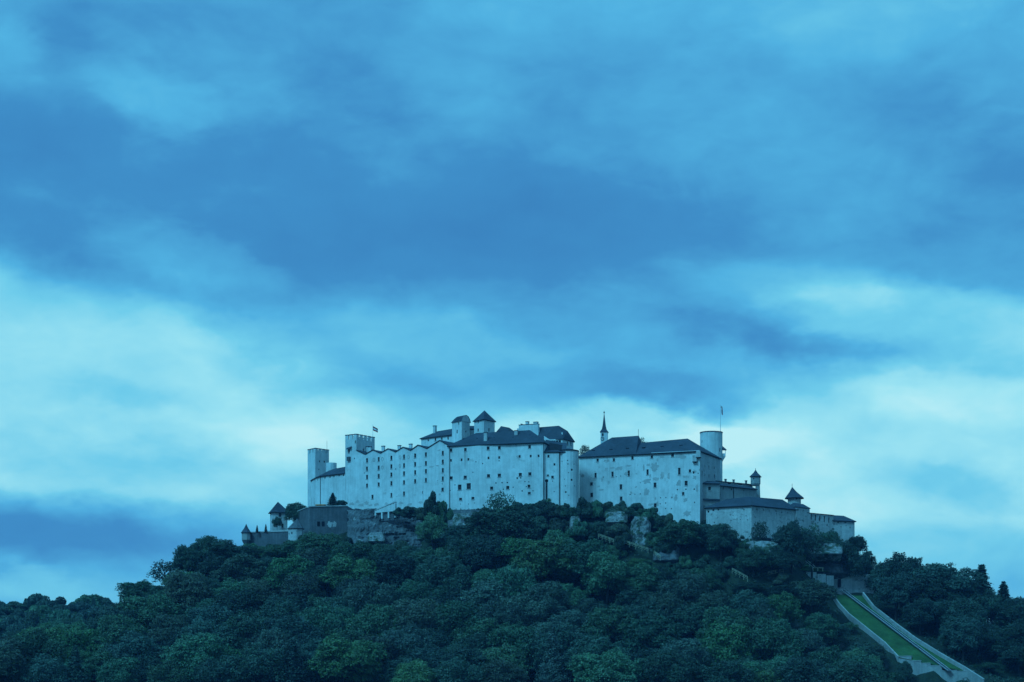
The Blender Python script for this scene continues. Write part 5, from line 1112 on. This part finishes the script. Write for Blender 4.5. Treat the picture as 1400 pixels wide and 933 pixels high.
hero(('sparse', 1), 1110, 712, 872, 40, 'open leafy tree against the slotted battlement wall')
hero(('sparse', 0), 1040, 711, 866, 24, 'small forked tree at the corner of the angular bastion')
hero(('dark', 4), 1160, 738, 886, 48, 'dense dark tree at the tip of the fortress walls')
hero(('dark', 0), 1172, 731, 896, 26, 'dark shrub-like tree leaning out at the end bastion', py_base=765)
hero(('mid', 0), 1135, 722, 892, 34, 'round tree against the low wall of the end bastion')
hero(('sparse', 1), 1198, 768, 898, 20, 'thin see-through sapling on the skyline next to the retaining wall', py_base=795)
hero(('dark', 2), 1030, 748, 852, 46, 'dark tree on the slope below the pale rock shelf'); hero(('dark', 4), 1065, 752, 856, 40, 'dark low tree beside the grassy terrace')
hero(('dark', 1), 1230, 754, 884, 62, 'tall dark tree on the skyline above the retaining wall end'); hero(('dark', 3), 1206, 770, 884, 44, 'dark narrow tree right behind the retaining wall')
hero(('dark', 2), 1290, 769, 876, 92, 'huge dark rounded tree behind the thick ramp wall'); hero(('dark', 0), 1262, 786, 866, 60, 'dark tree filling the gap behind the thick ramp wall')
hero(('fir', 0), 1342, 772, 884, 40, 'ragged dark fir on the skyline beyond the ramp'); hero(('fir', 2), 1372, 795, 880, 40, 'second dark fir on the skyline lower down beyond the ramp')
hero(('dark', 4), 1395, 815, 868, 56, 'dark tree at the low end of the skyline beyond the ramp'); hero(('dark', 1), 1335, 812, 862, 66, 'dark tree below the skyline firs beyond the ramp')
hero(('fir', 1), 1370, 838, 846, 62, 'spreading fir above the low end of the thick ramp wall'); hero(('dark', 3), 1320, 838, 856, 56, 'dark tree overhanging the thick ramp wall'); hero(('dark', 2), 1400, 850, 846, 60, 'dark tree over the lane beyond the ramp')
hero(('mid', 1), 1352, 905, 826, 44, 'low green bush-like tree by the end of the thick ramp wall'); hero(('dark', 0), 1395, 880, 830, 60, 'dark low tree beside the end of the thick ramp wall')
hero(('dark', 2), 1236, 903, 818, 20, 'dark bush growing at the stepped wall')
hero(('fir', 1), 455, 674, 926, 13, 'small dark pine in front of the curved wing', py_base=692)
hero(('dark', 4), 407, 686, 930, 34, 'dense domed tree between the gatehouse and the dark bastion', py_base=724)
hero(('dark', 1), 379, 706, 927, 13, 'small dark tree in front of the gatehouse', py_base=727)
hero(('dark', 2), 467, 684, 928, 14, 'dark bush at the foot of the flag tower', py_base=694)
hero(('fir', 0), 351.5, 718, 925, 3.4, 'thin clipped cypress on the outer wall next to the corner turret', py_base=728); hero(('fir', 1), 363.5, 716.5, 925, 3.6, 'thin clipped cypress on the outer wall next to the gatehouse', py_base=727)
hero(('sparse', 0), 799, 607, 925, 15, 'treetop peeping over the gap between round tower and long roof', py_base=640); hero(('sparse', 1), 877, 597, 935, 18, 'treetop showing over the step in the long roof', py_base=632)
for i, (px, py, D, w, k_, lb) in enumerate(((1108, 790, 852, 62, ('olive', 4), 'broad brownish tree right below the grassy terrace'), (1066, 800, 846, 48, ('dark', 3), 'dark tree between the wooden railing and the brownish tree'), (1022, 797, 846, 44, ('dark', 0), 'dark tree at the end of the wooden flight'),
        (962, 775, 846, 52, ('mid', 2), 'green tree below the rock ledge and bushes of the peeling corner'), (1140, 850, 838, 44, ('dark', 1), 'dark tree leaning on the thin ramp wall'), (1188, 880, 824, 46, ('olive', 2), 'olive tree by the lower end of the thin ramp wall'),
        (345, 746, 904, 44, ('dark', 2), 'dark tree under the corner turret'), (374, 744, 900, 46, ('mid', 1), 'green tree under the outer wall'), (404, 738, 899, 44, ('mid', 3), 'green tree under the octagonal hut'), (300, 764, 886, 50, ('dome', 0), 'dense low tree filling the skyline under the broad dark tree'), (322, 760, 893, 44, ('dome', 2), 'dense low tree below the corner turret pier'), (205, 803, 876, 40, ('dome', 3), 'dense low tree under the airy skyline tree'), (318, 744, 900, 44, ('dark', 4), 'dark tree on the skyline right at the corner turret'), (500, 739, 879, 58, ('mid', 0), 'fresh green tree at the foot of the pale-flecked cliff'), (533, 744, 876, 54, ('dark', 2), 'dark tree at the middle of the cliff foot'), (468, 741, 882, 50, ('mid', 2), 'mid green tree where the dark bastion meets the cliff'), (622, 716, 876, 46, ('dark', 0), 'dark tree under the rubbly rock at the corner of the middle block'), (1184, 753, 892, 24, ('dark', 3), 'dark tree on the drop beyond the end bastion'), (1120, 735, 884, 34, ('mid', 0), 'round green tree at the foot of the slotted wall'))):
    hero(k_, px, py, D, w, lb)
# shrubs along the foot of the walls
SH = [(590, 672, 884, 22, 702), (606, 684, 886, 20, 712), (745, 684, 878, 24, 704), (757, 690, 877, 20, 706), (798, 680, 879, 26, 704), (812, 684, 880, 22, 706), (832, 688, 884, 16, 705), (846, 691, 880, 30, 708), (865, 689, 879, 30, 706), (884, 694, 874, 30, 712), (899, 706, 872, 22, 722), (915, 702, 870, 14, 722), (921, 716, 868, 24, 730),
      (940, 712, 868, 26, 730), (962, 716, 867, 26, 734), (980, 722, 866, 26, 742), (1000, 736, 862, 22, 750), (1016, 742, 860, 22, 758), (1060, 745, 860, 22, 760), (1118, 738, 878, 30, 750), (1145, 736, 888, 26, 752), (700, 692, 874, 30, 706), (722, 697, 874, 26, 710), (668, 694, 878, 24, 712), (650, 702, 878, 18, 716), (775, 694, 876, 24, 708), (560, 692, 897, 26, 706), (580, 694, 892, 22, 710), (545, 694, 900, 16, 704),
      (790, 712, 866, 26, 732), (815, 712, 868, 36, 736), (840, 716, 866, 36, 742), (852, 728, 861, 26, 750), (895, 726, 864, 26, 748), (910, 735, 860, 28, 756), (1128, 757, 876, 20, 768), (475, 735, 897, 30, 752), (500, 740, 893, 26, 756), (520, 742, 890, 30, 760), (545, 738, 890, 28, 756), (1090, 742, 872, 22, 756), (345, 742, 918, 26, 762), (372, 744, 916, 24, 764), (395, 738, 908, 26, 758), (415, 732, 905, 24, 752), (1215, 918, 822, 22, 940), (735, 706, 870, 30, 724), (765, 708, 870, 26, 726)]
for i, (px, py, D, w, pb) in enumerate(SH):
    part = 'the outer wall and octagonal hut' if px < 430 else 'the cliff under the zigzag wing' if px < 610 else 'the tall middle block' if px < 742 else 'the round tower' if px < 795 else 'the peeling block' if px < 960 else 'the angular bastion' if px < 1075 else 'the battlement wall' if px < 1200 else 'the stepped wall'
    tone = {1: 'mid green', 3: 'olive'}.get(i % 4, 'dark green'); size = 'wide ' if w > 27 else ''
    put_px(('shrub', i % 4), px, py, D, w, f'{size}{tone} shrub rooted in the rocks below {part}', f'{size}{tone} shrubs below {part}', 'shrub', py_base=pb)
# the wood on the slope: spread evenly, kept below the line of the canopy in the photograph
CAN = [(-80, 880), (0, 868), (60, 850), (120, 838), (165, 820), (200, 800), (230, 782), (260, 758), (300, 748), (340, 756), (395, 748), (440, 744), (480, 755), (520, 758), (560, 752), (610, 735), (650, 728), (690, 722), (750, 720), (800, 728), (850, 756), (900, 768), (940, 745), (985, 752), (1000, 797), (1025, 800), (1070, 792), (1120, 802), (1138, 828), (1165, 852), (1210, 893), (1225, 915), (1240, 950), (1500, 950)]
def canopy(px):
    for (a, b), (c, d) in zip(CAN, CAN[1:]):
        if a <= px <= c: return b + (d - b) * (px - a) / (c - a)
    return 950
BELT = [(335, 748), (400, 742), (440, 738), (480, 752), (540, 756), (580, 740), (610, 722), (650, 716), (690, 708), (750, 706), (800, 712), (850, 738), (862, 752), (892, 752), (905, 765), (925, 745), (960, 735), (990, 750), (1015, 762), (1060, 768), (1100, 790)]
def belt():
    r = random.Random(21); n = 0; tries = 0; spots = []
    while n < 70 and tries < 3000:
        tries += 1; px = r.uniform(340, 1075); D = r.uniform(853, 886); x = (px - CX) * D / F; z = gz(x, D); lim = line_at(BELT, px) + r.uniform(0, 14)
        h = min(r.uniform(4, 8), Zr(lim, D) - z)
        if h < 2.2 or any((x - a) ** 2 + (D - b) ** 2 < 36 for a, b in spots): continue
        part = 'the cliff and dark bastion' if px < 610 else 'the central block' if px < 795 else 'the peeling block' if px < 960 else 'the angular bastion'
        key = ('shrub', r.randrange(4)); tone = {1: 'mid green', 3: 'olive'}.get(key[1], 'dark green')
        put(key, x, D, h, h * r.uniform(1.1, 1.5), f'{tone} bush on the steep ground under {part}', f'{tone} bushes under {part}', 'bush', 'bush'); spots.append((x, D)); n += 1
def wall_foot():
    """low bushes hugging the foot of the walls"""
    r = random.Random(33); n = 0; tries = 0; spots = []
    foot = [(430, 702), (475, 700), (500, 703), (613, 704), (655, 703), (700, 695), (742, 691), (791, 691), (830, 689), (870, 692), (900, 704), (955, 712), (990, 727), (1027, 743), (1060, 740), (1100, 736), (1140, 735), (1175, 738)]
    while n < 95 and tries < 6000:
        tries += 1; px = r.uniform(620, 1178); D = r.uniform(862, 902); x = (px - CX) * D / F; z = gz(x, D); lim = line_at(foot, px) - r.uniform(2, 15 if px < 960 else 8); gy = HZ - (z - CAMZ) * F / D
        if gy < line_at(foot, px) - 3 or gy > line_at(foot, px) + 22 or (862 < px < 891 and D < 872): continue
        h = min(r.uniform(2.2, 6), Zr(lim, D) - z)
        if h < 1.3 or any((x - a) ** 2 + (D - b) ** 2 < 14 for a, b in spots): continue
        part = 'the central block' if px < 795 else 'the peeling block' if px < 960 else 'the angular bastion' if px < 1088 else 'the battlement wall'
        key = ('shrub', r.randrange(4)); tone = {1: 'mid green', 3: 'olive'}.get(key[1], 'dark green')
        put(key, x, D, h, h * r.uniform(1.2, 1.9), f'small {tone} bush close against the foot of {part}', f'{tone} bushes at the foot of {part}', 'bush', 'bush'); spots.append((x, D)); n += 1
RIGHT = [(1185, 790), (1200, 772), (1235, 760), (1290, 775), (1330, 790), (1345, 792), (1372, 808), (1400, 826), (1480, 850)]
def line_at(line, px):
    for (a, b), (c, d) in zip(line, line[1:]):
        if a <= px <= c: return b + (d - b) * (px - a) / (c - a)
    return 950
def wood():
    r = random.Random(5); pts = [(x, y, rr) for x, y, rr in PLACED]; made = 0; tries = 0
    def kindof(u): return 'dark' if u < .40 else 'mid' if u < .70 else 'olive' if u < .82 else 'grey' if u < .915 else 'light' if u < .965 else 'fir'
    while made < 188 and tries < 12000:
        tries += 1; px = r.uniform(-70, 1235); D = 748 + 126 * r.random() ** .9; x = (px - CX) * D / F
        sp = r.uniform(10.5, 14.0)
        if any((x - a) ** 2 + (D - b) ** 2 < (max(sp, 4 + c)) ** 2 * (1 if c < 7 else .8) for a, b, c in pts): continue
        z = gz(x, D); h = r.uniform(16, 28); lim = line_at(CAN, px) + r.uniform(0, 12); zt = CAMZ + (HZ - lim) * D / F
        if z + h > zt: h = zt - z
        if h < 5.0 or HZ - (z + h - CAMZ) * F / D > 950: continue
        lk = kindof(r.random())
        ks = [k for k in PROTO if k[0] == lk]; key = r.choice(ks); w = (h * r.uniform(.66, .92) + 3.2) if lk != 'fir' else h * .45
        wp = w * F / D; top_py = HZ - (z + h - CAMZ) * F / D
        if px > 1040 and top_py < line_at(CAN, px + .45 * wp) - 10: continue                    # leave the ramp in view
        if any(D < d_ + 4 and abs(px - x_) < wp * .45 + w_ * .32 and top_py < t_ + 48 for x_, t_, d_, w_ in ((755, 858, 764, 46), (472, 866, 760, 92), (568, 900, 752, 56), (990, 846, 795, 70), (1060, 843, 800, 75))): continue   # and the trees that stand out
        hi = D > 815
        zone = ('high on the slope under the corner turret' if hi else 'low on the slope under the corner turret') if px < 330 else ('high in the wood under the cliff and dark bastion' if hi else 'low in the wood under the cliff and dark bastion') if px < 600 else \
               ('high in the wood under the central block' if hi else 'low in the wood under the central block') if px < 860 else ('high in the wood under the peeling block' if hi else 'low in the wood under the peeling block and terrace')
        kind = 'fir' if lk == 'fir' else 'broadleaf tree'; size = 'tall ' if h > 16 else 'small ' if h < 10 else ''
        put(key, x, D, h, w, f'{size}{SL[lk]} {kind} {zone}', f'{size}{SL[lk]} {kind}s {zone}'); pts.append((x, D, 3.0)); made += 1
    n2 = 0; tries = 0
    while n2 < 30 and tries < 4000:                         # dark trees beyond the ramp
        tries += 1; px = r.uniform(1195, 1450); D = r.uniform(828, 898); x = (px - CX) * D / F
        if any(D < q.y + (x - q.x) * 0 + 7 and abs(x - q.x) < 9 and D > q.y - 12 for q in RR): continue
        k = min(range(len(RR)), key=lambda i: abs(RR[i].y - D))
        if x < RR[k].x + 6: continue
        if any((x - a) ** 2 + (D - b) ** 2 < (8.0 if c < 7 else 9.5) ** 2 for a, b, c in pts): continue
        z = gz(x, D); h = r.uniform(15, 24); zt = CAMZ + (HZ - line_at(RIGHT, px) - r.uniform(0, 9)) * D / F; h = min(h, zt - z)
        if h < 6: continue
        lk = 'dark' if r.random() < .8 else 'mid'; key = r.choice([k_ for k_ in PROTO if k_[0] == lk])
        put(key, x, D, h, h * r.uniform(.6, .8) + 2, f'{"tall" if h > 18 else "low"} {SL[lk]} broadleaf tree ' + ('close behind the thick ramp wall' if x < RR[k].x + 24 else 'deep in the dark wood beyond the ramp'), f'{"tall" if h > 18 else "low"} {SL[lk]} trees ' + ('behind the ramp wall' if x < RR[k].x + 24 else 'deep beyond the ramp')); pts.append((x, D, 3.0)); n2 += 1
    # far ridge beyond the hill
    m = 0
    for row, (D, yt) in enumerate(((1180, 816), (1160, 822), (1130, 829), (1090, 838))):
        px = -75
        while px < 260:
            x = (px - CX) * D / F; z = gz(x, D); y = yt + r.uniform(-5, 8) + max(0, px - 150) * .05; h = CAMZ + (HZ - y) * D / F - z
            if h > 4:
                fir = r.random() < .1; key = ('fir', m % 2) if fir else ('dome', m % 4)
                put(key, x, D, h + (2 if fir else 0), (34 if not fir else 9) * D / F * r.uniform(.85, 1.15), 'distant dark fir on the low ridge beyond the hill' if fir else 'distant rounded tree on the low ridge beyond the hill', 'trees on the far ridge' if not fir else 'firs on the far ridge'); m += 1
            px += r.uniform(19, 27)
    print('TREES', made, n2, m, N_TREES[0])
wood(); belt(); wall_foot()
def undergrowth():
    r = np.random.default_rng(3); n = 8000; px = r.uniform(-80, 1480, n); D = 745 + 165 * r.random(n); x = (px - CX) * D / F
    # keep off the ramp
    keep_ = np.ones(n, bool)
    for k in range(40):
        s = k / 39; a = RL[0].lerp(RL[-1], s); b = RR[0].lerp(RR[-2], s)
        keep_ &= ~((np.abs(D - (a.y + b.y) / 2) < 3.5) & (x > min(a.x, b.x) - 1.5) & (x < max(a.x, b.x) + 2.5))
    keep_ &= ~((D > 876) & (px > 330)); x, D = x[keep_], D[keep_]; z = ground_z(x, D); per = 14; n = len(x)
    d = r.normal(size=(n, per, 3)); d /= np.linalg.norm(d, axis=2, keepdims=True); d[..., 2] = np.abs(d[..., 2]); sc = r.uniform(.6, 1.9, (n, 1, 1))
    C = (np.stack([x, D, z], 1)[:, None] + d * sc * np.array([1.2, 1.2, .9])).reshape(-1, 3); Nn = (d + np.array([0, 0, .4]) + r.normal(size=d.shape) * .3).reshape(-1, 3); Nn /= np.linalg.norm(Nn, axis=1, keepdims=True)
    me = leaves_mesh('undergrowth', C, Nn, r.uniform(.5, 1.1, len(C)), r, LEAF['dark']); o = bpy.data.objects.new('undergrowth', me); col.objects.link(o)
    tag(o, 'low dark undergrowth covering the floor of the wood', None, None, 'stuff')
undergrowth()

# ------------------------------------------------------------------ evening haze
def haze():
    m = bpy.data.materials.new('evening_haze'); m.use_nodes = True; nt = m.node_tree; nt.nodes.clear()
    out = nt.nodes.new('ShaderNodeOutputMaterial'); v = nt.nodes.new('ShaderNodeVolumePrincipled'); nt.links.new(v.outputs[0], out.inputs['Volume'])
    v.inputs['Color'].default_value = (0.25, 0.50, 1.0, 1); v.inputs['Density'].default_value = 0.000055; v.inputs['Anisotropy'].default_value = 0.0
    mb = MB(); mb.prism([Vector(p) for p in ((-9500, -9500), (9500, -9500), (9500, 9500), (-9500, 9500))], -1.5, 175.0)
    o = mb.build('haze', m); tag(o, 'thin blue evening haze over the hill', None, None, 'stuff')
haze()
